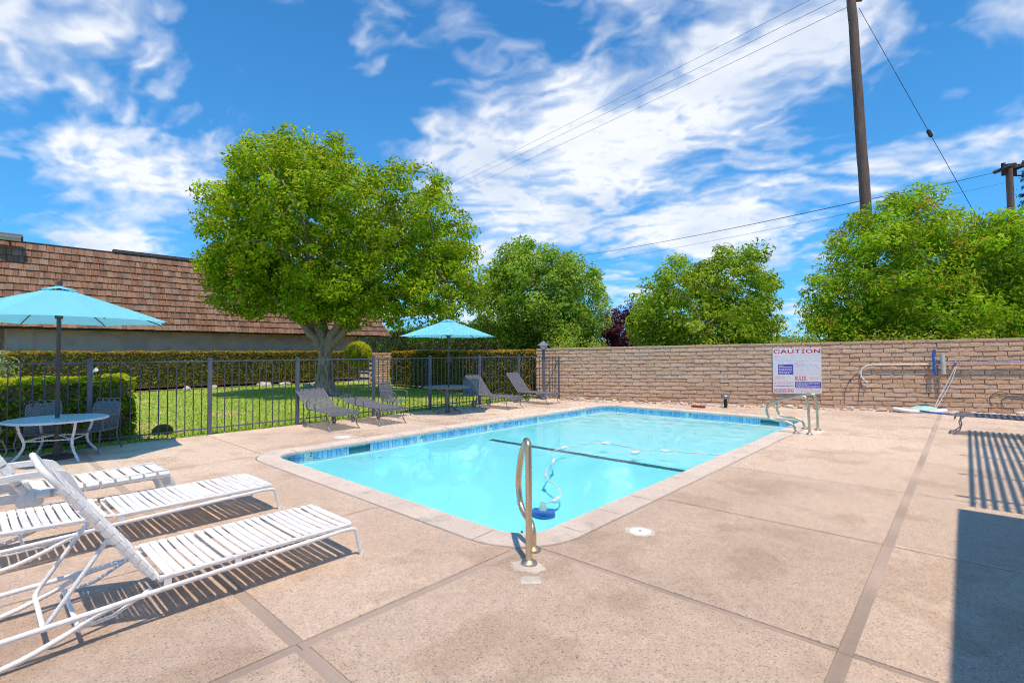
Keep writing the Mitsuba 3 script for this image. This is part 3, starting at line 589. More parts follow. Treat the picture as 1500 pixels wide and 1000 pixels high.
tree('plum_tree', 'dark purple leaved plum tree between the two green trees behind the wall', (-12.4, 21.1, -.05), .10, (-12.4, 21.1, 1.0),
     [((-12.3, 21.2, 2.55), (1.0, 1.0, 1.05)), ((-11.8, 21.7, 3.1), (.6, .6, .65)), ((-12.8, 20.8, 3.0), (.5, .5, .5)), ((-12.9, 20.7, 1.9), (.7, .7, .8))], 140, 80, .12, PL, [2, 2, 2, 1], R(26), clump=.26, twigs=50, zmin=.6, mleaf='m_leaf_dull')
tree('plum_tree', 'small purple leaved plum tree seen under the yellow green tree behind the wall', (-3.3, 24.2, -.05), .08, (-3.3, 24.2, .8),
     [((-3.3, 24.2, 1.9), (.75, .75, .9)), ((-3.7, 23.8, 1.5), (.6, .6, .6))], 70, 80, .11, PL, [2, 2, 2, 1], R(27), clump=.26, twigs=30, zmin=.6, mleaf='m_leaf_dull')
SH = [(.17, .24, .02), (.22, .28, .03), (.11, .17, .02)]
wildbush('upright_shrub', 'light green upright shrub behind the wall next to the lamp post', (-10.15, 13.75, 1.1), np.array([.62, .62, 1.05]), 60, 55, .12, SH, [2, 2, 1], R(31))
wildbush('upright_shrub', 'light green shrub over the wall just left of the purple plum tree', (-9.9, 15.3, 1.0), np.array([.85, .85, .95]), 60, 70, .14, MG, [2, 2, 1, 2], R(32))
wildbush('upright_shrub', 'bright green bush over the wall right of the purple plum tree', (-8.5, 16.6, 1.0), np.array([.95, .95, 1.2]), 70, 70, .12, SH, [2, 1, 2], R(33))
wildbush('upright_shrub', 'yellow green bush with an orange patch over the wall, left of the caution sign', (-5.0, 20.2, 1.0), np.array([1.1, 1.1, 1.0]), 80, 70, .13, SH + [(.35, .15, .03)], [2, 2, 1, .4], R(34))
wildbush('upright_shrub', 'pale green bush over the wall directly behind the caution sign', (-3.9, 17.9, 1.1), np.array([.9, .9, 1.1]), 60, 70, .13, MG2, [2, 2, 1, 2], R(35))
BS = [(.16, .21, .016), (.22, .26, .022), (.11, .15, .012), (.30, .28, .035)]
for x_, y_, r_, lb in ((-2.0, 17.45, .80, 'small rounded bush with yellow spots over the wall, left one of two'), (-1.0, 17.85, .92, 'small rounded bush with yellow spots over the wall, right one of two'), (.2, 18.4, .75, 'low green bush over the wall right of the two yellow spotted bushes')):
    wildbush('rounded_bush', lb, (x_, y_, 1.15), np.array([r_, r_, .95]), 75, 75, .10, BS, [2, 2, 1, 1], R(int(100 + x_ * 10)), up=.1)
hedge('leafy_hedge', 'dark shaded hedge beyond the leafy trees behind the wall', (-16.5, 24.5), (6.5, 29.0), 1.0, .1, 2.0, 16000, .16, MG2, [2, 1, 3, 1], SH, R(37), lump=.3, top_share=.2)
hedge('leafy_hedge', 'tall dark green hedge behind the orange tipped hedge, under the leafy tree', (-37.0, 21.5), (-11.5, 16.6), 1.2, .1, 3.0, 24000, .15, [(.05, .10, .018), (.08, .14, .02), (.03, .06, .012)], [2, 2, 2], MG, R(38), lump=.4, top_share=.4)
# conifer at the right edge
cf = thing('conifer', 'dark sparse conifer at the right edge behind the far utility pole', 'tree')
cx, cy = 3.95, 49.3; part(cf, 'trunk', tube([(cx, cy, 0), (cx, cy, 15.5)], [.3, .06], 8), 'm_twig'); rc = R(41); br, P, N = [], [], []
for z in np.arange(3.5, 15.2, .55):
    for a in rc.uniform(0, 6.28, 6):
        ln = (15.8 - z) * .17 + .35; d = np.array([math.cos(a), math.sin(a), -.05]); tip = np.array([cx, cy, z]) + d * ln; br.append(tube([(cx, cy, z), tuple(tip)], [.035, .01], 4)); t = rc.uniform(.2, 1, 110)
        P.append(np.array([cx, cy, z]) + d * ln * t[:, None] + rc.normal(size=(110, 3)) * (.13, .13, .06)); N.append(np.tile(d, (110, 1)))
part(cf, 'limb', M(*br), 'm_twig'); P, N = np.vstack(P), np.vstack(N); leafput(cf, 'crown', leaves(P, N, .2, .05, rc), palette(len(P), rc, [(.02, .04, .018), (.03, .045, .03)], [1, 1]), 'm_leaf_dull')
# grass blades on the lawn
rgs = R(51); nb = 60000; gx_ = -10.45 - 14.2 * rgs.uniform(0, 1, nb) ** 1.5; gy_ = rgs.uniform(-3, 13.2, nb); ok = np.array(shapely.contains_xy(lawn_poly, gx_, gy_)) & (np.hypot(gx_ + 17.15, gy_ - 8.66) > 1.0); gx_, gy_ = gx_[ok], gy_[ok]; nb = len(gx_)
h = rgs.uniform(.02, .055, nb); a = rgs.uniform(0, 6.28, nb); w = .010; b0 = np.c_[gx_, gy_, np.full(nb, -.03)]; dx = np.c_[np.cos(a), np.sin(a), a * 0] * w; le = np.c_[rgs.normal(size=(nb, 2)) * .025, h]
V = np.stack([b0 - dx, b0 + dx, b0 + le], 1).reshape(-1, 3); cb = palette(nb, rgs, [(.13, .19, .02), (.16, .21, .03), (.19, .20, .04), (.11, .16, .015)], [3, 3, 1, 1], .12)
scene['lawn_grass'] = mikit.ply(trimesh.Trimesh(V, np.arange(nb * 3).reshape(-1, 3), process=False), 'm_blade', False, color=np.repeat(np.clip(cb, .01, .9), 3, axis=0)); labels['lawn_grass'] = {'label': 'short green grass blades of the lawn behind the fence', 'category': 'grass', 'kind': 'stuff'}
ml = setting('mulch_bed', sheet(Polygon([(-17.15 + math.cos(t) * (1.15 + .25 * math.sin(3 * t)), 8.66 + math.sin(t) * (1.1 + .2 * math.sin(5 * t))) for t in np.linspace(0, 6.28, 40)[:-1]]), -.024), 'm_soil', 'bare soil round the foot of the shade tree')

# ---------------------------------------------------------------- iron fence
fe = thing('iron_fence', 'grey blue iron picket fence between the pool deck and the lawn', 'fence')
FX = -10.43; end = wp(-.62, .03)
ln = [np.array([FX, -5.6]), np.array([FX, 11.7]), end[:2]]
posts = [-5.6, -3.85, -2.15, -.42, 1.306, 3.027, 4.673, 6.5, 8.186, 9.99, 11.7]
post_s = shape(M(bx(0, 0, .70, .062, .062, 1.40), bx(0, 0, 1.407, .072, .072, .014), bx(0, 0, 1.422, .045, .045, .018)), 'm_fence', False)
pick_s = shape(bx(0, 0, .69, .0145, .0145, 1.34), 'm_picket', False)
for y in posts: part(fe, 'post', None, None, shape=post_s, to=TR(FX, y))
part(fe, 'post', None, None, shape=post_s, to=TR(end[0], end[1]) @ np.diag([.6, .6, .97, 1]))
spans = [(np.array([FX, a]), np.array([FX, b])) for a, b in zip(posts[:-1], posts[1:])] + [(ln[1], ln[2])]
for a, b in spans:
    d = b - a; L = np.hypot(*d); rz = math.atan2(d[1], d[0]); c = (a + b) / 2
    for z in (1.362, .115): part(fe, 'rail', bx(c[0], c[1], z, L - .06, .026, .022, rz), 'm_fence', False)
    nn = round(L / .128)
    for q in range(1, nn): p = a + d * q / nn; part(fe, 'picket', None, None, shape=pick_s, to=TR(p[0], p[1], 0, rz))

# ---------------------------------------------------------------- lamp post
lp = thing('lamp_post', 'slim dark lamp post with a square lantern head at the fence corner', 'lamp post')
X, Y = -10.0, 12.42
part(lp, 'post', M(tube([(X, Y, 0), (X, Y, 1.56)], .042, 12), rev([(0, 0), (.075, 0), (.075, .02), (.05, .06), (.042, .07)]).apply_translation((X, Y, 0)), rev([(.042, 0), (.06, .01), (.06, .035), (.03, .05), (0, .05)]).apply_translation((X, Y, 1.54))), 'm_fence', 40)
def frustum(s0, s1, h): return trimesh.convex.convex_hull(np.array([(a * s0, b * s0, 0) for a in (-1, 1) for b in (-1, 1)] + [(a * s1, b * s1, h) for a in (-1, 1) for b in (-1, 1)]))
q = frustum(.065, .11, .19); q.apply_transform(TR(X, Y, 1.59, .4)); part(lp, 'pane', q, 'm_glass_pane', False)
q = M(frustum(.165, .03, .13), bx(0, 0, .14, .03, .03, .05)); q.apply_transform(TR(X, Y, 1.72, .4)); part(lp, 'lantern_roof', q, 'm_lamp_head', False)
bars = M(*[tube([(a * .068, b * .068, -.005), (a * .115, b * .115, .2)], .011, 5) for a in (-1, 1) for b in (-1, 1)]); bars.apply_transform(TR(X, Y, 1.59, .4)); part(lp, 'lantern_frame', bars, 'm_lamp_head')

# ---------------------------------------------------------------- white strap chaises
def strap_mesh(W, w, sag, rng, r=.015):
    h = W / 2; pth = np.array([(-h + .045, 0, -r - .006), (-h + .012, 0, -r - .005), (-h - r * .9, 0, -r * .5), (-h - r, 0, r * .4), (-h - .004, 0, r + .003), (-h + .05, 0, r + .001 - sag * .3), (0, 0, r - sag), (h - .05, 0, r + .001 - sag * .3), (h + .004, 0, r + .003), (h + r, 0, r * .4), (h + r * .9, 0, -r * .5), (h - .012, 0, -r - .005), (h - .045, 0, -r - .006)])
    t = np.gradient(pth, axis=0); nrm = np.stack([-t[:, 2], t[:, 1] * 0, t[:, 0]], 1); nrm /= np.linalg.norm(nrm, axis=1, keepdims=True)
    m = band(pth, nrm * .0028, (0, w, 0)); m.apply_translation((0, -w / 2, 0)); return m
def strap_chaise(name, label, W, pos, back_deg, rz, seed):
    rng = R(seed); k = thing(name, label, 'chaise lounge', 'white strap chaise lounges beside the pool'); m4 = TR(*pos, 0, rz)
    h = W / 2; SZ = .238; HY = -1.21
    P = lambda mesh, nm, mt, sm=40, **q: part(k, nm, mesh, mt, sm, to=m4, **q)
    seat = rounded([(-h, HY, SZ), (-h, -.02, SZ), (h, -.02, SZ), (h, HY, SZ)], .06, 6)
    P(M(tube(seat, .015, 10), *[tube([(-h, y, SZ - .016), (h, y, SZ - .016)], .010, 8) for y in (-.40, -.85, HY + .01)]), 'seat_frame', 'm_white')
    o = h + .012
    for sx in (-1, 1):
        # sled side: front leg, low rail and the curved rear runner
        leg = rounded([(sx * (o + .012), .045, .008), (sx * o, .0, .205), (sx * o, -.10, .212), (sx * o, -1.24, .175), (sx * o, -1.42, .165)], .035, 6)
        run = spline([(sx * o, -1.30, .174), (sx * o, -1.46, .150), (sx * (o + .004), -1.62, .085), (sx * (o + .006), -1.80, .030), (sx * (o + .006), -2.0, .016), (sx * (o + .006), -2.45, .016)], 6)
        up = rounded([(sx * o, -1.42, .165), (sx * o, -2.15, .135), (sx * o, -2.52, .11), (sx * (o + .004), -2.60, .02), (sx * (o + .004), -2.45, .016)], .07, 5)
        P(tube(leg, .0145, 10), 'leg', 'm_white'); P(M(tube(run, .0145, 10), tube(up, .0145, 10)), 'runner', 'm_white')
        [P(bx(sx * (h + .006), y, .207, .016, .035, .05), 'bracket', 'm_white', False) for y in (-.36, -.80, -1.17)]
        P(rev([(0, 0), (.018, 0), (.018, .02), (.015, .028), (0, .028)], 10).apply_translation((sx * (o + .013), .046, 0)), 'foot', 'm_white')
    a = math.radians(back_deg); bm = np.eye(4); ca, sa = math.cos(a), math.sin(a)
    bm[:3, 1] = (0, ca, -sa); bm[:3, 2] = (0, sa, ca); bm[:3, 3] = (0, HY - .02, SZ + .008)   # back runs towards -y and up
    BLn = .83
    bf = tube(rounded([(-h, 0, 0), (-h, -BLn, 0), (h, -BLn, 0), (h, 0, 0)], .10, 7), .0155, 10); bar = tube([(-h, -.10, -.012), (h, -.10, -.012)], .010, 8); b2 = M(bf, bar); b2.apply_transform(bm); P(b2, 'back_frame', 'm_white')
    if back_deg > 20:   # the prop that holds the raised back
        p0 = (bm @ np.array([0, -.33, -.015, 1]))[:3]
        pr = rounded([(-h + .05, p0[1], p0[2]), (-h + .05, HY - .47, .125), (h - .05, HY - .47, .125), (h - .05, p0[1], p0[2])], .05, 6)
        pr2 = [tube([(s * (h - .02), HY - .03, .19), (s * (h - .02), HY - .20, .10), (s * (h - .02), HY - .36, .085)], .010, 8) for s in (-1, 1)]
        P(M(tube(pr, .012, 9), *pr2, tube([(-h, HY - .34, .09), (h, HY - .34, .09)], .011, 8)), 'back_prop', 'm_white')
        [P(bx(s * (h - .03), p0[1] + .02, p0[2] - .012, .03, .05, .03), 'prop_bracket', 'm_white', False) for s in (-1, 1)]
    else:
        P(M(*[tube(rounded([(s * (h - .03), HY - .15, .2), (s * (h - .03), HY - .34, .12), (s * (h - .03), HY - .62, .11), (s * (h - .03), HY - .74, .16)], .05), .010, 8) for s in (-1, 1)], tube([(-h + .03, HY - .5, .112), (h - .03, HY - .5, .112)], .010, 8)), 'back_prop', 'm_white')
    y = -.052
    while y > HY + .035:
        w = rng.uniform(.038, .047); m = strap_mesh(W, w, rng.uniform(.001, .007), rng); m.apply_transform(TR(0, y, SZ, rng.normal() * .006)); P(m, 'strap', 'm_strap'); y -= rng.choice([.0475, .05, .054, .062], p=[.35, .35, .2, .1])
    v = -.055
    while v > -BLn + .13:
        m = strap_mesh(W, .041, rng.uniform(.001, .008), rng, .0165); m.apply_transform(bm @ TR(0, v, 0, rng.normal() * .006)); P(m, 'strap', 'm_strap'); v -= .050 + rng.uniform(-.001, .005)
    return k
strap_chaise('strap_chaise', 'nearest white strap chaise lounge with its back raised, at the lower left', .63, (-3.69, 1.945), 55.5, 0, 61)
strap_chaise('strap_chaise', 'white strap chaise lounge lying flat, second from the front', .61, (-5.24, 1.985), 2.0, .015, 62)
# moulded resin chaise with broad straps and arms
rk = thing('resin_chaise', 'white moulded plastic chaise lounge with broad straps and curved arms, behind the flat one', 'chaise lounge'); rm = TR(-6.36, 1.40, 0, .03); W = .54; h = W / 2
P = lambda mesh, nm, mt='m_resin', sm=40, **q: part(rk, nm, mesh, mt, sm, to=rm, **q)
def boxbar(pts, w, t):
    p = spline(pts, 6); tg = np.gradient(p, axis=0); tg /= np.linalg.norm(tg, axis=1, keepdims=True); side = np.tile([1.0, 0, 0], (len(p), 1)); up = np.cross(side, tg)
    return band(p - side * w / 2 + up * t / 2, -up * t, (w, 0, 0))
for s in (-1, 1):
    P(M(boxbar([(s * (h - .02), -.02, .275), (s * (h - .02), -.55, .262), (s * (h - .02), -1.05, .262), (s * (h - .02), -1.5, .25)], .035, .075)), 'side_rail')
    lg = boxbar([(s * (h - .03), -.05, .26), (s * (h - .02), .02, .12), (s * (h - .01), .075, .0)], .05, .085); P(lg, 'leg')
    P(boxbar([(s * (h - .03), -1.45, .25), (s * (h - .02), -1.53, .12), (s * (h - .01), -1.58, .0)], .05, .085), 'leg')
    arm = boxbar([(s * (h + .06), -.60, .02), (s * (h + .06), -.72, .22), (s * (h + .06), -.80, .39), (s * (h + .06), -.86, .44), (s * (h + .06), -.98, .455), (s * (h + .06), -1.25, .44), (s * (h + .06), -1.42, .36), (s * (h + .06), -1.52, .16), (s * (h + .06), -1.56, .02)], .055, .05); P(arm, 'arm')
    P(rev([(0, -.02), (.05, -.02), (.095, 0), (.05, .02), (0, .02)], 20).apply_transform(trimesh.transformations.rotation_matrix(math.pi / 2, (0, 1, 0))).apply_translation((s * (h - .005), -1.04, .23)), 'pivot_disc')
for q in range(9):
    y = -.055 - q * .113; m = strap_mesh(W, .092, .004, None, .028); m.apply_transform(TR(0, y, .262)); P(m, 'strap', 'm_strap')
ba = math.radians(61); bm = np.eye(4); bm[:3, 1] = (0, math.cos(ba), -math.sin(ba)); bm[:3, 2] = (0, math.sin(ba), math.cos(ba)); bm[:3, 3] = (0, -1.06, .27)
for s in (-1, 1):
    b = trimesh.creation.box((.035, .86, .06)); b.apply_translation((s * (h - .02), -.43, 0)); b.apply_transform(bm); P(b, 'back_rail', 'm_resin', False)
for q in range(8): m = strap_mesh(W, .085, .004, None, .026); m.apply_transform(bm @ TR(0, -.07 - q * .1, 0)); P(m, 'strap', 'm_strap')

# ---------------------------------------------------------------- umbrellas
def umbrella(name, label, x, y, Rm, zr, za, pole_r, rot, seed):
    k = thing(name, label, 'umbrella'); m4 = TR(x, y, 0, 0); nrib = 8; V, F = [], []; nu, nv = 9, 12
    P = lambda mesh, nm, mt, sm=40, **q: part(k, nm, mesh, mt, sm, to=m4, **q)
    def surf(r0, r1, za, zr, sagk):
        V, F = [], []
        for s in range(nrib):
            o = len(V)
            for i in range(nu):
                u = i / (nu - 1); a = rot + (s + u) * 2 * math.pi / nrib; mid = 4 * u * (1 - u)
                for j in range(nv):
                    v = j / (nv - 1); rr = r0 + (r1 - r0) * v; chord = math.cos(math.pi / nrib) / math.cos((u - .5) * 2 * math.pi / nrib); rad = rr * chord * (1 - .035 * mid * v * v)
                    z = za - (za - zr) * (rr / Rm) ** 1.06 - sagk * mid * v * (1 - v) * .9 + .012 * mid * v ** 3
                    V.append((rad * math.cos(a), rad * math.sin(a), z))
            for i in range(nu - 1):
                for j in range(nv - 1): b = o + i * nv + j; F += [(b, b + nv, b + nv + 1), (b, b + nv + 1, b + 1)]
        return trimesh.Trimesh(np.array(V), np.array(F), process=False)
    P(surf(.16, Rm, za, zr, .035), 'canopy', 'm_canopy', 25)
    vent = surf(.0, .21, za + .028, zr + .02, .0); P(vent, 'vent_cap', 'm_canopy', 25)
    top = za - .02
    for s in range(nrib):
        a = rot + s * 2 * math.pi / nrib; e = np.array([math.cos(a), math.sin(a)])
        rib = [(e[0] * r, e[1] * r, za - (za - zr) * (r / Rm) ** 1.06 - .012) for r in np.linspace(.05, Rm - .015, 7)]; st = [(e[0] * .035, e[1] * .035, za - .40), (e[0] * Rm * .52, e[1] * Rm * .52, za - (za - zr) * .52 ** 1.06 - .02)]
        rk_ = P(M(tube(rib, .008, 6), tube(st, .007, 6)), 'rib', 'm_brown_metal'); 
    P(tube([(0, 0, 0.0), (0, 0, za + .02)], pole_r, 14), 'pole', 'm_brown_metal')
    P(rev([(pole_r, za - .46), (.045, za - .455), (.05, za - .40), (.04, za - .36), (pole_r, za - .355)], 14), 'runner_hub', 'm_brown_metal')
    P(rev([(0, za + .02), (.03, za + .02), (.035, za + .08), (.02, za + .11), (0, za + .12)], 12), 'finial', 'm_brown_metal')
    P(M(cbox(.10, .085, .15, .02).apply_translation((0, 0, 1.34)), tube([(.05, 0, 1.34), (.09, 0, 1.34), (.10, .0, 1.26)], .009, 6)), 'crank_box', 'm_brown_metal', 30)
    if Rm > 1.3: P(rev([(0, 0), (.19, 0), (.19, .03), (.16, .05), (.05, .06), (.042, .20), (0, .20)], 28), 'base', 'm_brown_metal')
    return k
umbrella('patio_umbrella', 'large turquoise patio umbrella over the white table at the left', -9.70, .86, 1.37, 1.98, 2.47, .026, .25, 1)
umbrella('patio_umbrella', 'smaller turquoise patio umbrella over the dark table beside the fence', -9.60, 8.12, 1.22, 1.90, 2.32, .022, .25, 2)

# ---------------------------------------------------------------- tables
t1 = thing('patio_table', 'round white framed glass table under the left umbrella', 'table'); tx, ty, tz = -9.70, .86, .575
part(t1, 'table_top', rev([(.03, -.006), (.56, -.006), (.572, -.002), (.572, .002), (.56, .006), (.03, .006)], 48).apply_translation((tx, ty, tz)), 'm_table_glass', 20)
part(t1, 'rim', M(tube([(tx + .572 * math.cos(a), ty + .572 * math.sin(a), tz - .012) for a in np.linspace(0, 2 * math.pi, 49)], .014, 8, False)), 'm_white')
for q in range(4):
    a = q * math.pi / 2 + .35; e = np.array([math.cos(a), math.sin(a)]); f = lambda r, z: (tx + e[0] * r, ty + e[1] * r, z)
    part(t1, 'leg', tube(spline([f(.45, tz - .02), f(.42, .42), f(.37, .27), f(.41, .15), f(.54, .0)], 5), .017, 9), 'm_white')
ring = [(tx + .38 * math.cos(q * math.pi / 2 + .35), ty + .38 * math.sin(q * math.pi / 2 + .35), .30) for q in range(4)]
part(t1, 'brace', M(*[tube([ring[i], ring[(i + 1) % 4]], .009, 6) for i in range(4)], *[tube([ring[i], (tx + .05 * math.cos(i * math.pi / 2 + .35), ty + .05 * math.sin(i * math.pi / 2 + .35), .34)], .008, 6) for i in range(4)]), 'm_white')
def lattice(w, l, pitch=.03, sw=.0125, th=.004, rect=None):
    """expanded metal sheet in the xy plane, x in +-w/2, y in 0..l"""
    rect = rect or sbox(-w / 2, 0, w / 2, l); out = []; c = np.array(rect.centroid.coords[0]); D = np.hypot(*(np.array(rect.bounds[2:]) - np.array(rect.bounds[:2])))
    for ang in (math.radians(55), math.radians(-55)):
        d = np.array([math.cos(ang), math.sin(ang)]); nn = np.array([-d[1], d[0]])
        for o in np.arange(-D / 2, D / 2, pitch):
            s = LineString([c + nn * o - d * D, c + nn * o + d * D]).intersection(rect)
            if s.length < .01: continue
            for g in getattr(s, 'geoms', [s]):
                p = np.array(g.coords); L = np.hypot(*(p[1] - p[0])); out.append(bx(p.mean(0)[0], p.mean(0)[1], 0 if ang > 0 else .001, L, sw, th, ang))
    return M(*out)
t2 = thing('patio_table', 'round dark mesh metal table on a pedestal under the smaller umbrella', 'table'); tx, ty, tz = -9.63, 8.09, .645
q = lattice(0, 0, .028, .016, .004, shapely.Point(0, 0).buffer(.57)); q.apply_translation((tx, ty, tz)); part(t2, 'table_top', q, 'm_iron', False)
part(t2, 'rim', tube([(tx + .58 * math.cos(a), ty + .58 * math.sin(a), tz - .004) for a in np.linspace(0, 2 * math.pi, 41)], .015, 8, False), 'm_iron')
part(t2, 'pedestal', M(tube([(tx, ty, .0), (tx, ty, tz - .02)], .045, 14), *[tube(spline([(tx, ty, .46), (tx + .16 * math.cos(a), ty + .16 * math.sin(a), .54), (tx + .42 * math.cos(a), ty + .42 * math.sin(a), tz - .02)], 4), .012, 6) for a in np.arange(4) * math.pi / 2 + .3]), 'm_iron')
for a in np.arange(4) * math.pi / 2 + .3: part(t2, 'foot', tube(spline([(tx, ty, .20), (tx + .16 * math.cos(a), ty + .16 * math.sin(a), .15), (tx + .42 * math.cos(a), ty + .42 * math.sin(a), .014)], 5), .017, 7), 'm_iron')

# ---------------------------------------------------------------- dark mesh chaises and chairs
def mesh_chaise(label, pos, rz, back_deg, SL_=.98, W=.58, SZ=.325, BL_=.70, arms=True, scroll=True):
    """local: foot end at y=0, head towards -y"""
    k = thing('mesh_chaise', label, 'chaise lounge'); m4 = TR(*pos, 0, rz); h = W / 2
    P = lambda mesh, nm, mt='m_iron', sm=40, **q: part(k, nm, mesh, mt, sm, to=m4, **q)
    q = lattice(W, SL_, .03, .0135); q.apply_translation((0, -SL_, SZ)); lip = lattice(W, .07, .03, .0135); lip.apply_transform(trimesh.transformations.rotation_matrix(-math.pi / 2, (1, 0, 0))); lip.apply_translation((0, .005, SZ)); P(M(q, lip), 'seat', 'm_iron', False)
    a = math.radians(back_deg); bm = np.eye(4); bm[:3, 1] = (0, math.cos(a), -math.sin(a)); bm[:3, 2] = (0, math.sin(a), math.cos(a)); bm[:3, 3] = (0, -SL_, SZ)
    q = lattice(W, BL_, .03, .0135); q.apply_translation((0, -BL_, 0)); q.apply_transform(bm); P(q, 'backrest', 'm_iron', False)
    P(tube(rounded([(-h, -SL_, SZ), (-h, 0, SZ), (-h, .008, SZ - .06), (h, .008, SZ - .06), (h, 0, SZ), (h, -SL_, SZ)], .02, 4), .011, 8), 'seat_frame')
    q = tube(rounded([(-h, 0, 0), (-h, -BL_, 0), (h, -BL_, 0), (h, 0, 0)], .04, 5), .011, 8); q.apply_transform(bm); P(q, 'back_frame')
    for s in (-1, 1):
        P(tube(spline([(s * h, -.12, SZ - .01), (s * (h + .01), -.05, SZ - .10), (s * h, -.07, .12), (s * (h + .015), .03, .0)], 5), .010, 7), 'leg')
        if scroll: P(tube(spline([(s * h, -.14, SZ - .01), (s * h, -.22, SZ - .10), (s * h, -.15, SZ - .17), (s * h, -.09, SZ - .10)], 5), .007, 6), 'scroll')
        P(tube(spline([(s * h, -SL_ + .1, SZ - .01), (s * h, -SL_ - .02, SZ - .12), (s * h, -SL_ - .10, .09)], 5), .010, 7), 'rear_leg')
        wh = rev([(.062, -.012), (.085, -.012), (.09, 0), (.085, .012), (.062, .012), (.062, -.012)], 20); sp = M(*[bx(0, 0, 0, .12, .008, .008, t) for t in (0, 1.05, 2.1)]); q = M(wh, sp); q.apply_transform(trimesh.transformations.rotation_matrix(math.pi / 2, (0, 1, 0))); q.apply_translation((s * (h + .02), -SL_ - .10, .09)); P(q, 'wheel')
        if arms: P(tube(spline([(s * (h + .01), -SL_ + .34, SZ), (s * (h + .05), -SL_ + .36, SZ + .12), (s * (h + .05), -SL_ + .24, SZ + .20), (s * (h + .05), -SL_ + .08, SZ + .17), (s * (h + .03), -SL_ + .02, SZ + .05), (s * (h + .01), -SL_ + .06, SZ)], 5), .012, 7), 'arm')
    return k
mesh_chaise('dark mesh metal chaise with curved arms, back half raised, leftmost along the fence', (-8.96, 4.94), -math.pi / 2, 33, .92, .60, .36, .68)
mesh_chaise('dark mesh metal chaise with curved arms and its back laid flat by the fence', (-8.86, 5.98), -math.pi / 2, 9, .95, .60, .36, .60)
mesh_chaise('dark mesh metal chaise with a steep back, right of the dark table', (-8.84, 9.78), -math.pi / 2 + .06, 49, 1.12, .58, .32, .70, False)
mesh_chaise('dark mesh metal chaise with a steep back, standing beside the lamp post', (-8.80, 11.38), -math.pi / 2 + .05, 50, 1.10, .56, .32, .72, False)
mesh_chaise('dark mesh metal chaise lying flat before the block wall at the right edge', (-.16, 12.19), math.pi / 2 - .02, 4, 1.25, .56, .34, .65, False, False)
def iron_chair(label, pos, rz, SZ=.36, W=.44):
    """local: faces +y"""
    k = thing('iron_chair', label, 'chair'); m4 = TR(*pos, 0, rz); h = W / 2; P = lambda mesh, nm, mt='m_iron', sm=40, **q: part(k, nm, mesh, mt, sm, to=m4, **q)
    q = lattice(W, .42, .028, .014); q.apply_translation((0, -.21, SZ)); P(q, 'seat', 'm_iron', False); P(tube(rounded([(-h, -.21, SZ), (h, -.21, SZ), (h, .21, SZ), (-h, .21, SZ), (-h, -.21, SZ)], .05, 4), .011, 7), 'seat_frame')
    a = .2; bm = np.eye(4); bm[:3, 1] = (0, -math.sin(a), math.cos(a)); bm[:3, 2] = (0, -math.cos(a), -math.sin(a)); bm[:3, 3] = (0, -.21, SZ)
    q = lattice(W, .41, .028, .014); q.apply_transform(bm); P(q, 'backrest', 'm_iron', False); fr = tube(rounded([(-h, 0, 0), (-h, .41, 0), (h, .41, 0), (h, 0, 0)], .06, 5), .011, 7)
    cr = [tube(spline([(x - .05, .41, 0), (x - .04, .46, 0), (x + .02, .47, 0), (x + .03, .43, 0), (x, .425, 0)], 4), .007, 5) for x in np.linspace(-h + .06, h - .06, 4)]; q = M(fr, *cr); q.apply_transform(bm); P(q, 'back_frame')
    for s in (-1, 1):
        P(tube(spline([(s * h, .19, SZ), (s * (h + .02), .23, SZ * .6), (s * h, .21, .12), (s * (h + .03), .27, 0)], 4), .010, 6), 'leg'); P(tube(spline([(s * h, -.2, SZ), (s * h, -.22, SZ * .5), (s * (h + .02), -.30, 0)], 4), .010, 6), 'leg')
        P(tube(spline([(s * h, -.25, SZ + .22), (s * (h + .03), -.05, SZ + .23), (s * (h + .03), .12, SZ + .21), (s * (h + .02), .17, SZ + .12), (s * h, .12, SZ)], 5), .011, 6), 'arm')
    return k
iron_chair('dark mesh iron chair with a scrolled back, left of the dark table', (-9.98, 6.80), -1.15, .38, .48)
iron_chair('dark mesh iron chair in the shade on the far right side of the dark table', (-9.85, 9.0), math.pi + .5)
iron_chair('dark iron chair behind the white table, its back against the fence', (-10.12, .70), -math.pi / 2 - .25, .34, .40)
iron_chair('dark iron chair right of the white table, partly in the umbrella shade', (-10.0, 1.32), -math.pi * .72, .33, .38)
iron_chair('dark iron chair at the left edge behind the resin chaise', (-9.3, .05), -.3)

# ---------------------------------------------------------------- stainless grab rails
def grab_rail(label, pts, group=None):
    """pts: world (base, ..., base) polyline of the bent tube"""
    k = thing('grab_rail', label, 'handrail', group); p = rounded(pts, .10, 8); part(k, 'rail_tube', tube(p, .0235, 16), 'm_steel', 40)
    for q in (pts[0], pts[-1]): part(k, 'escutcheon', rev([(.024, .03), (.03, .028), (.056, .012), (.06, .002), (.06, -.004)], 24).apply_translation((q[0], q[1], .006)), 'm_steel', 30)
    return k
prof_far = [(0, 0), (.012, .53), (.045, .68), (.17, .675), (.44, .60), (.66, .52), (.715, .38), (.67, .235), (.54, .205), (.37, .205), (.25, .15), (.215, 0)]
grab_rail('nearer of the two grab rails at the far right pool corner', [(-2.10 - u, 10.2, z) for u, z in prof_far], 'pair of grab rails at the far right corner of the pool')
grab_rail('farther of the two grab rails at the far right pool corner', [(-2.10 - u, 10.88, z) for u, z in prof_far], 'pair of grab rails at the far right corner of the pool')
b0, e = np.array([-2.312, 2.694]), np.array([-.66, .75])
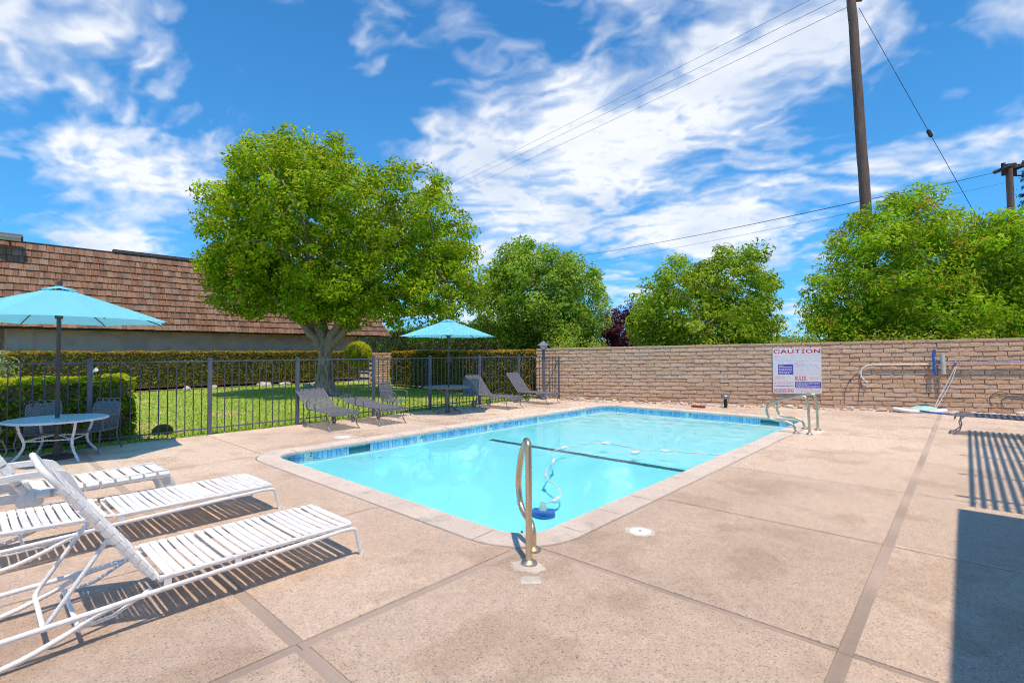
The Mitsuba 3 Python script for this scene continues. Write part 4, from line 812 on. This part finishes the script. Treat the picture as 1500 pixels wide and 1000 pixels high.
grab_rail('single stainless grab rail standing at the nearest corner of the pool', [(-2.312, 2.694, 0), (-2.312, 2.694, .66), (-2.318, 2.70, .845), (-2.37, 2.74, .865), (-2.56, 2.90, .72), (-2.66, 2.985, .57), (-2.715, 3.03, .43), (-2.67, 3.01, .27), (-2.58, 2.965, .215), (-2.50, 2.93, .205), (-2.45, 2.905, .15), (-2.445, 2.90, 0)])

# ---------------------------------------------------------------- things on and by the block wall
def on_wall(mesh, s, z, off=0.0):   # mesh: x along the wall, y up, z out of the wall
    m = np.eye(4); m[:3, 0] = (*WD, SL); m[:3, 1] = (0, 0, 1); m[:3, 2] = (*WN, 0); m[:3, 3] = wp(s, off, z + SL * s); mesh.apply_transform(m); return mesh
sg = thing('caution_sign', 'square white pool rules sign headed CAUTION in red on the block wall', 'sign')
S0, Z0, SW_, SH_ = 5.615, .335 - .0138 * 5.6, 1.165, 1.235
part(sg, 'panel', on_wall(cbox(SW_, SH_, .02, .004), S0 + SW_ / 2, Z0 + SH_ / 2, .045), 'm_sign', False)
def put_text(t, x0, x1, y0, y1, m, bold=True):
    q = meshkit.text_mesh(t, .1, .0015, bold=bold); b = q.bounds; q.apply_translation(-b[0]); ext = b[1] - b[0]; q.apply_scale([(x1 - x0) / ext[0], (y1 - y0) / ext[1], 1]); q.apply_translation((x0, y0, 0)); part(sg, 'lettering', on_wall(q, S0, Z0, .0555), m, False)
def put_bar(x0, x1, y0, y1, m, nm='print_block'): part(sg, nm, on_wall(bx((x0 + x1) / 2, (y0 + y1) / 2, 0, x1 - x0, y1 - y0, .0015), S0, Z0, .0562), m, False)
put_text('CAUTION', .025, 1.14, 1.10, 1.21, 'm_red')
put_bar(.13, .50, .52, .80, 'm_blue_print'); put_bar(.535, 1.15, .155, .325, 'm_blue_print')
def lines(x0, x1, y0, y1, n, m, seed, off=.0580):
    r_ = R(seed); out = []
    for i in range(n):
        y = y0 + (y1 - y0) * (i + .5) / n; x = x0
        while x < x1 - .02:
            w = min(r_.uniform(.02, .07), x1 - x); out.append(bx(x + w / 2, y, 0, w, (y1 - y0) / n * .42, .001)); x += w + .012
            if r_.uniform() < .04: break
    part(sg, 'small_print', on_wall(M(*out), S0, Z0, off), m, False, kind='stuff')
lines(.15, .47, .53, .79, 6, 'm_pale_print', 1); lines(.555, 1.12, .165, .315, 5, 'm_pale_print', 2)
lines(.06, 1.12, .86, 1.07, 5, 'm_pale_print', 3, .0562); lines(.55, 1.12, .50, .80, 7, 'm_pale_print', 4, .0562); lines(.04, .11, .53, .79, 5, 'm_pale_print', 5, .0562); lines(.56, 1.12, .03, .13, 3, 'm_pink_print', 6, .0562)
put_text('911', .56, .76, .745, .835, 'm_pink_print', True)
put_text('RULES', .54, .80, .355, .475, 'm_red'); put_bar(.83, 1.13, .405, .42, 'm_pink_print'); lines(.83, 1.13, .43, .46, 1, 'm_pink_print', 7, .0562)
put_text('CAPACITY', .05, .30, .385, .475, 'm_pink_print'); put_text('15', .36, .44, .385, .475, 'm_pale_print')
put_text('NO LIFEGUARD ON DUTY', .04, .49, .235, .33, 'm_pink_print'); put_bar(.03, .50, .195, .21, 'm_blue_print')
put_text('NO', .03, .14, .03, .13, 'm_red'); put_text('DIVING', .24, .50, .03, .13, 'm_red')
slash = M(bx(0, 0, 0, .085, .012, .0015, .7), tube([(.038 * math.cos(a), .038 * math.sin(a), 0) for a in np.linspace(0, 6.283, 25)], .004, 5, False)); slash.apply_translation((.19, .08, 0)); part(sg, 'no_diving_symbol', on_wall(slash, S0, Z0, .0565), 'm_black', False)
for a, b in ((.02, .02), (SW_ - .02, .02), (.02, SH_ - .02), (SW_ - .02, SH_ - .02)): part(sg, 'screw', on_wall(rev([(0, 0), (.009, 0), (.008, .004), (0, .006)], 8), S0 + a, Z0 + b, .055), 'm_lamp_head')

def wt(pts): return np.array([wp(s, o, z + SL * s) for s, z, o in pts])
z0 = 1.143 - SL * 8
hk = thing('shepherds_crook', 'long white rescue pole with a curved hook end hanging along the block wall', 'rescue hook')
hook = spline([(8.05, z0, .07), (7.83, z0 - .012, .07), (7.70, z0 - .09, .07), (7.655, z0 - .20, .07), (7.68, z0 - .33, .07), (7.76, z0 - .43, .07), (7.81, z0 - .47, .07)], 7)
part(hk, 'hook', tube(wt(hook), .016, 8), 'm_white'); part(hk, 'pole', tube(wt([(8.05, z0, .07), (13.6, z0, .07)]), .016, 8), 'm_white')
br = thing('wall_brush', 'blue pool brush on a pale blue pole lying along the wall above the rescue pole', 'pool brush')
part(br, 'pole', tube(wt([(9.22, z0 + .045, .10), (13.6, z0 + .05, .10)]), .017, 8), 'm_pale_blue')
part(br, 'brush_head', tube(wt(spline([(9.19, z0 + .37, .13), (9.16, z0 + .22, .12), (9.175, z0 + .03, .11), (9.18, z0 - .12, .12), (9.20, z0 - .25, .13)], 5)), .028, 8), 'm_blue')
bri = M(*[tube(wt([(9.18, z0 + q, .12), (9.13, z0 + q, .16)]), .010, 4) for q in np.linspace(-.22, .34, 22)]); part(br, 'bristles', bri, 'm_blue')
part(br, 'sleeve', tube(wt([(9.16, z0 + .045, .11), (9.30, z0 + .045, .10)]), .022, 8), 'm_blue')
rl = thing('foam_roller', 'white cylindrical foam roller upright on the pole beside the blue brush', 'roller'); part(rl, 'roller', tube(wt([(9.325, z0 + .275, .14), (9.355, z0 - .245, .14)]), .048, 14), 'm_cushion'); part(rl, 'axle', tube(wt([(9.34, z0 + .04, .14), (9.42, z0 + .04, .10)]), .014, 8), 'm_white')
hg = thing('pole_hanger', 'dark clamp bracket holding the poles on the block wall above the rope', 'bracket'); part(hg, 'clamp', on_wall(cbox(.04, .14, .10, .01), 9.60, z0 + .02, .05), 'm_iron', False); 
for s in (11.6, 13.2): part(hg, 'clamp', on_wall(cbox(.035, .13, .10, .01), s, z0 + .01, .05), 'm_iron', False)
rp = thing('rope', 'white rope hanging in a long loop from the bracket to the ground', 'rope')
part(rp, 'strand', tube(wt(spline([(9.60, z0 - .05, .09), (9.42, .55, .10), (9.24, .18, .14), (9.13, -.05, .22)], 5)), .008, 5), 'm_white'); part(rp, 'strand', tube(wt(spline([(9.62, z0 - .05, .09), (9.50, .60, .12), (9.31, .22, .16), (9.15, -.05, .24)], 5)), .008, 5), 'm_white')
cbm = thing('cable', 'two thin dark cables looping from the ground up the wall below the hook', 'cable'); part(cbm, 'strand', M(tube(wt(spline([(7.28, -.02, .08), (7.30, .3, .03), (7.42, .62, .03), (7.62, .84, .03)], 6)), .007, 5), tube(wt(spline([(7.58, -.02, .08), (7.62, .35, .03), (7.68, .7, .03)], 6)), .006, 5)), 'm_brown_metal')
cbm2 = thing('cable', 'dark curled cable against the bottom of the wall behind the right mesh chaise', 'cable'); part(cbm2, 'strand', M(tube(wt(spline([(10.3, .02, .04), (10.25, .2, .03), (10.42, .36, .04), (10.7, .30, .03), (11.0, .33, .03)], 6)), .008, 5), tube(wt(spline([(10.5, .0, .04), (10.47, .15, .03), (10.62, .24, .03), (10.9, .22, .03)], 6)), .007, 5)), 'm_brown_metal')
# leaf skimmer and blue pole on the ground
sk = thing('leaf_net', 'white pool leaf rake with a mint green hub lying at the foot of the wall', 'pool net')
c0 = wp(8.72, .62); mm = np.eye(4); mm[:3, 0] = (*WD, 0); mm[:3, 1] = (*-WN, 0); mm[:3, 3] = (c0[0], c0[1], 0)
fr = tube([(.50 * math.cos(a), .16 * math.sin(a), .05 + .02 * math.cos(2 * a)) for a in np.linspace(0, 2 * math.pi, 41)], .048, 8, False); 
body = trimesh.creation.icosphere(3); body.apply_scale([.50, .17, .06]); body.apply_translation((0, 0, .045))
for q, m_ in ((fr, 'm_white'), (body, 'm_cushion')): q.apply_transform(mm); part(sk, 'frame' if m_ == 'm_white' else 'bag', q, m_, 60)
hub = rev([(0, 0), (.26, 0), (.275, .02), (.24, .05), (.12, .085), (0, .09)], 24); hub.apply_scale([1, .6, 1]); hub.apply_translation((.10, .04, .075)); hub.apply_transform(mm); part(sk, 'hub', hub, 'm_mint', 40)
gr = tube([(.0, .04, .16), (.06, .04, .185), (.16, .04, .185), (.22, .04, .16)], .02, 8); gr.apply_transform(mm); part(sk, 'grip', gr, 'm_line')
bp = thing('blue_pole', 'long blue telescopic pole lying from the leaf rake past the mesh chaise', 'pole'); part(bp, 'tube', tube([(-.72, 14.55, .13), (-.3, 14.35, .12), (4.2, 13.3, .10)], .016, 8), 'm_blue')
part(bp, 'tip', tube([(-.80, 14.58, .132), (-.62, 14.51, .128)], .022, 8), 'm_line')
pl = thing('path_light', 'small dark path light with a grey cap at the foot of the wall', 'garden light'); a, b = -4.765, 13.646
part(pl, 'stem', tube([(a, b, -.02), (a, b, .24)], .045, 10), 'm_black'); part(pl, 'cap', rev([(0, .24), (.10, .24), (.11, .26), (.11, .31), (.09, .335), (0, .34)], 18).apply_translation((a, b, 0)), 'm_lamp_head')
rd = thing('red_paver', 'flat dark red paver lying by the far coping of the pool', 'paver'); q = cbox(.36, .12, .06, .01); q.apply_transform(TR(-5.33, 13.22, .03, -.15)); part(rd, 'block', q, 'm_red_brick', False)
# stones in the soil strip
rst = R(71)
def stone(r, rng): s = trimesh.creation.icosphere(2); v = s.vertices; v *= (1 + (meshkit.fbm(v * 1.6 + rng.uniform(0, 50), 3) - .5) * .8)[:, None]; v *= np.array([1, rng.uniform(.6, .9), rng.uniform(.4, .65)]) * r; return s
sv = [[shape(stone(1.0, R(80 + i)), f'm_stone{c}', 25) for c in range(3)] for i in range(6)]
for i in range(260):
    s = rst.uniform(-.6, 12.5); r = rst.choice([.03, .045, .07, .10], p=[.35, .35, .2, .1]); q = wp(s, rst.uniform(.12, .78)); k = numbered('bed_stone')
    ti = int(rst.integers(3)); tone = ('tan', 'brown', 'pale'); scene[k] = dict(sv[rst.integers(6)][ti]); scene[k]['to_world'] = T(TR(q[0], q[1], -.02 + r * .3, rst.uniform(0, 6.3)) @ np.diag([r, r, r, 1])); labels[k] = {'label': f"{'small' if r < .05 else 'larger'} {tone[ti]} stone at the wall foot {'left of the path light' if s < 4.3 else 'between the path light and the hook' if s < 7.6 else 'right of the hook'}", 'category': 'stone', 'group': 'stones along the foot of the block wall'}
for i, (x, y) in enumerate([(-24.3, 7.2), (-24.2, 9.3), (-24.1, 10.2), (-23.9, 6.1), (-22.8, 11.3), (-22.4, 10.6)]):
    k = numbered('pale_stone'); r = .22; scene[k] = dict(sv[i % 6][2]); scene[k]['to_world'] = T(TR(x, y, .03, i) @ np.diag([r * 1.5, r, r, 1])); labels[k] = {'label': 'pale stone lying on the lawn at the foot of the long hedge', 'category': 'stone', 'group': 'pale stones at the foot of the hedge'}
sp = thing('garden_spotlight', 'small pale spotlight above the yellow green hedge, left of the second fence post', 'spotlight'); part(sp, 'head', tube([(-18.2, 2.35, 1.0), (-18.06, 2.40, 1.07)], [.035, .05], 12), 'm_white'); part(sp, 'stake', tube([(-18.15, 2.37, -.03), (-18.15, 2.37, 1.0)], .025, 6), 'm_black')

# ---------------------------------------------------------------- deck fittings and loose bits
dl = thing('deck_lid', 'round white skimmer lid in the deck right of the near pool corner', 'lid'); part(dl, 'cover', rev([(0, .008), (.078, .008), (.087, .004), (.090, -.004)], 40).apply_translation((-2.037, 3.804, 0)), 'm_tile_white', 40); part(dl, 'finger_hole', rev([(0, .0095), (.011, .0095), (.011, .008)], 12).apply_translation((-2.035, 3.80, 0)), 'm_black')
rgp = R(77)
def patch(name, label, cx, cy, rx, ry, rot, m, z=.004, w=.12, n=28):
    a = np.linspace(0, 2 * math.pi, n, endpoint=False); rr = 1 + rgp.uniform(-w, w, n); p = np.c_[np.cos(a) * rx * rr, np.sin(a) * ry * rr]; c, s = math.cos(rot), math.sin(rot)
    q = extrude(Polygon(p @ np.array([[c, s], [-s, c]]) + (cx, cy)), .005, z - .005); return setting(name, q, m, label)
patch('mortar_patch', 'ring of pale mortar round the white deck lid', -2.037, 3.804, .122, .118, 0, 'm_patch', .003, .08)
dl2 = thing('deck_lid', 'round white skimmer lid in the deck on the far left side of the pool', 'lid'); part(dl2, 'cover', rev([(0, .008), (.13, .008), (.145, .004), (.15, -.004)], 40).apply_translation((-8.25, 4.52, 0)), 'm_tile_white', 40)
setting('mortar_patch', extrude(shapely.affinity.rotate(sbox(-2.205, 2.455, -2.075, 2.565), 42), .005, -.001), 'm_patch', 'pale square mortar patch in front of the near grab rail'); patch('mortar_patch', 'pale mortar smear round the foot of the near grab rail', -2.29, 2.66, .13, .10, .8, 'm_patch', .003, .25)
patch('mortar_patch', 'pale mortar patch under the far grab rails', -2.12, 10.55, .16, .52, 0, 'm_patch', .003, .12)
for i in range(34):
    x, y = rgp.uniform(-6, -.2), rgp.uniform(.9, 8); 
    if outer.contains(shapely.Point(x, y)): continue
    k = numbered('dry_leaf'); L = rgp.uniform(.004, .010); q = spline([(-L, 0, .003), (-L * .3, L * .35, .008), (L * .5, L * .25, .005), (L, 0, .006)], 3); m = tube(q, [.001] + [L * .22] * (len(q) - 2) + [.001], 5); m.vertices[:, 2] = m.vertices[:, 2] * .3 + .003
    m.apply_transform(TR(x, y, 0, rgp.uniform(0, 6.3))); put(k, m, 'm_gap', 40); labels[k] = {'label': 'tiny dry brown leaf lying on the pool deck', 'category': 'leaf', 'group': 'dry leaves scattered on the deck'}
# pool cleaner
rb_ = thing('pool_cleaner', 'blue automatic pool cleaner resting on the pool floor behind the near grab rail', 'pool cleaner'); cx, cy = -3.66, 4.52; fz = float(floor_z(cy))
q = extrude(Polygon([(-.125, -.07), (.125, -.07), (.10, .07), (-.10, .07)]).buffer(.02), .035); q.apply_transform(TR(cx, cy, fz + .02, .55)); part(rb_, 'body', q, 'm_blue', False)
part(rb_, 'swivel', rev([(.0, .10), (.022, .10), (.03, .07), (.045, .03), (.05, 0)], 18).apply_translation((cx - .02, cy + .02, fz + .05)), 'm_mint', 40); part(rb_, 'skirt', rev([(.09, .0), (.128, .004), (.132, .01), (.09, .014)], 28).apply_translation((cx + .02, cy - .01, fz + .006)), 'm_blue', 40)
hs_ = thing('cleaner_hose', 'thin white hose floating from the pool cleaner across the water to the right side', 'hose')
W_ = WATER - .012
hp_ = [(cx - .02, cy + .02, fz + .13), (-3.62, 4.72, -.25), (-3.73, 4.95, -.22), (-4.15, 5.20, -.16), (-4.32, 5.42, W_), (-4.60, 5.95, W_), (-4.95, 6.35, W_), (-5.05, 6.75, W_), (-4.98, 7.15, W_), (-4.78, 7.60, W_), (-4.42, 7.62, W_), (-4.02, 7.42, W_), (-3.93, 7.28, W_), (-3.99, 7.18, W_), (-4.02, 7.40, W_ - .02), (-3.80, 7.62, W_), (-3.45, 7.75, W_), (-3.05, 7.95, W_ - .01), (-2.70, 8.15, W_ - .04)]
hpp = spline(hp_, 7); part(hs_, 'tube', tube(hpp, .0085, 7), 'm_white')
for i in (7, 22, 34, 50, 64, 86, 96, 108):
    t = hpp[i + 1] - hpp[i - 1]; t /= np.linalg.norm(t); part(hs_, 'float', tube([hpp[i] - t * .07, hpp[i] - t * .05, hpp[i] + t * .05, hpp[i] + t * .07], [.012, .026, .026, .012], 8), 'm_white')

# ---------------------------------------------------------------- utility poles and wires
def line(p, q, sag, r=.012, n=16):
    t = np.linspace(0, 1, n)[:, None]; P = np.array(p) * (1 - t) + np.array(q) * t; P[:, 2] -= sag * 4 * (t * (1 - t))[:, 0]; return tube(P, r, 5)
up = thing('utility_pole', 'tall weathered wooden utility pole leaning slightly behind the yellow green tree', 'utility pole')
B0, B1 = np.array([-2.23, 21.06, 0]), np.array([-2.715, 20.18, 14.6]); pp = B0 + (B1 - B0) * np.linspace(0, 1, 24)[:, None]; pp[:, :2] += R(5).normal(size=(24, 2)) * .006
part(up, 'shaft', tube(pp, np.linspace(.195, .132, 24), 16), 'm_pole', 40)
rdir = np.array([.737, .675, 0]); c13 = B0 + (B1 - B0) * (13.75 / 14.6)
part(up, 'crossarm', tube([c13 - rdir * 1.0 + (0, -.15, 0), c13 + rdir * 1.0 + (0, -.15, 0)], .06, 4), 'm_pole')
for s in (-.55, .75): part(up, 'insulator', rev([(0, -.18), (.05, -.18), (.065, -.12), (.04, -.10), (.065, -.06), (.03, -.03), (.03, .05), (0, .05)], 10).apply_translation(tuple(c13 + rdir * s + (0, -.15, -.06))), 'm_roof_dark')
part(up, 'guy_bracket', bx(*(c13 + rdir * .28 - (0, 0, .12)), .22, .16, .25, .7), 'm_pole', False)
u2 = thing('utility_pole', 'shorter wooden utility pole with a double crossarm at the far right', 'utility pole'); C0, C1 = np.array([2.03, 37.0, 0]), np.array([1.83, 36.64, 11.25]); cdir = np.array([.737, .675, 0])
part(u2, 'shaft', tube([C0, C1], [.185, .145], 14), 'm_pole')
for z in (-.30, -.95):
    for o in (-.20, .20):
        pass
nrm_ = np.array([-.675, .737, 0])
for o in (-.24, .24): part(u2, 'crossarm', M(tube([C1 + cdir * o * 1.2 - nrm_ * .5 + (0, 0, -.25), C1 + cdir * o * 1.2 + nrm_ * .5 + (0, 0, -.25)], .10, 4), tube([C1 + cdir * o * 1.2 + (0, 0, -.60), C1 + cdir * o * 1.2 + (0, 0, .05)], .10, 6)), 'm_roof_dark', False)
for z in (-.05, -.62):
    part(u2, 'side_arm', tube([C1 + (0, 0, z), C1 + cdir * 2.3 + (0, 0, z + .06)], .045, 5), 'm_roof_dark')
    for s in (.75, 1.25, 1.8): part(u2, 'insulator', rev([(0, -.14), (.07, -.14), (.09, -.08), (.05, -.03), (.08, .03), (.04, .10), (.03, .16), (0, .16)], 9).apply_translation(tuple(C1 + cdir * s + (0, 0, z + .08))), 'm_roof_dark')
def wire(label, segs, r=.0075):
    k = thing('overhead_wire', label, 'wire'); part(k, 'strand', M(*[line(p, q, sg, r) for p, q, sg in segs]), 'm_wire')
wire('uppermost of the three power lines running from the tall pole down behind the shade tree', [((-2.40, 20.07, 14.19), (-64.8, 41.8, 22.35), .25)])
wire('middle one of three power lines running from the tall pole behind the shade tree', [((-3.03, 19.52, 13.30), (-64.8, 41.9, 22.0), .25)])
wire('lowest of the three power lines running from the tall pole down behind the shade tree', [((-2.76, 20.18, 13.30), (-64.8, 41.8, 20.9), .3)])
wire('thick communication cable across the tall pole to the short pole at the right', [((1.75, 36.58, 10.98), (-2.45, 20.66, 6.67), .05), ((-2.45, 20.66, 6.67), (-23.0, 32.9, 9.25), .15), ((-23.0, 32.9, 9.25), (-36.4, 40.95, 11.04), .05)], .013)
wire('thin second cable just below the thick communication cable', [((1.75, 36.59, 10.3), (-2.55, 20.57, 6.30), .05), ((-2.55, 20.57, 6.30), (-22.4, 33.5, 8.70), .1), ((-22.4, 33.5, 8.7), (-36.4, 40.97, 10.2), .05)], .006)
gy = thing('guy_wire', 'thin steel guy wire slanting down to the right from the tall pole', 'wire'); g0, g1 = np.array([-2.5, 20.41, 13.25]), np.array([2.55, 23.07, 0]); part(gy, 'strand', tube([g0, g1], .009, 5), 'm_wire')
gi = g0 + (g1 - g0) * .345; gd = (g1 - g0) / np.linalg.norm(g1 - g0); part(gy, 'insulator', tube([gi - gd * .14, gi - gd * .1, gi + gd * .1, gi + gd * .14], [.03, .06, .06, .03], 8), 'm_roof_dark')
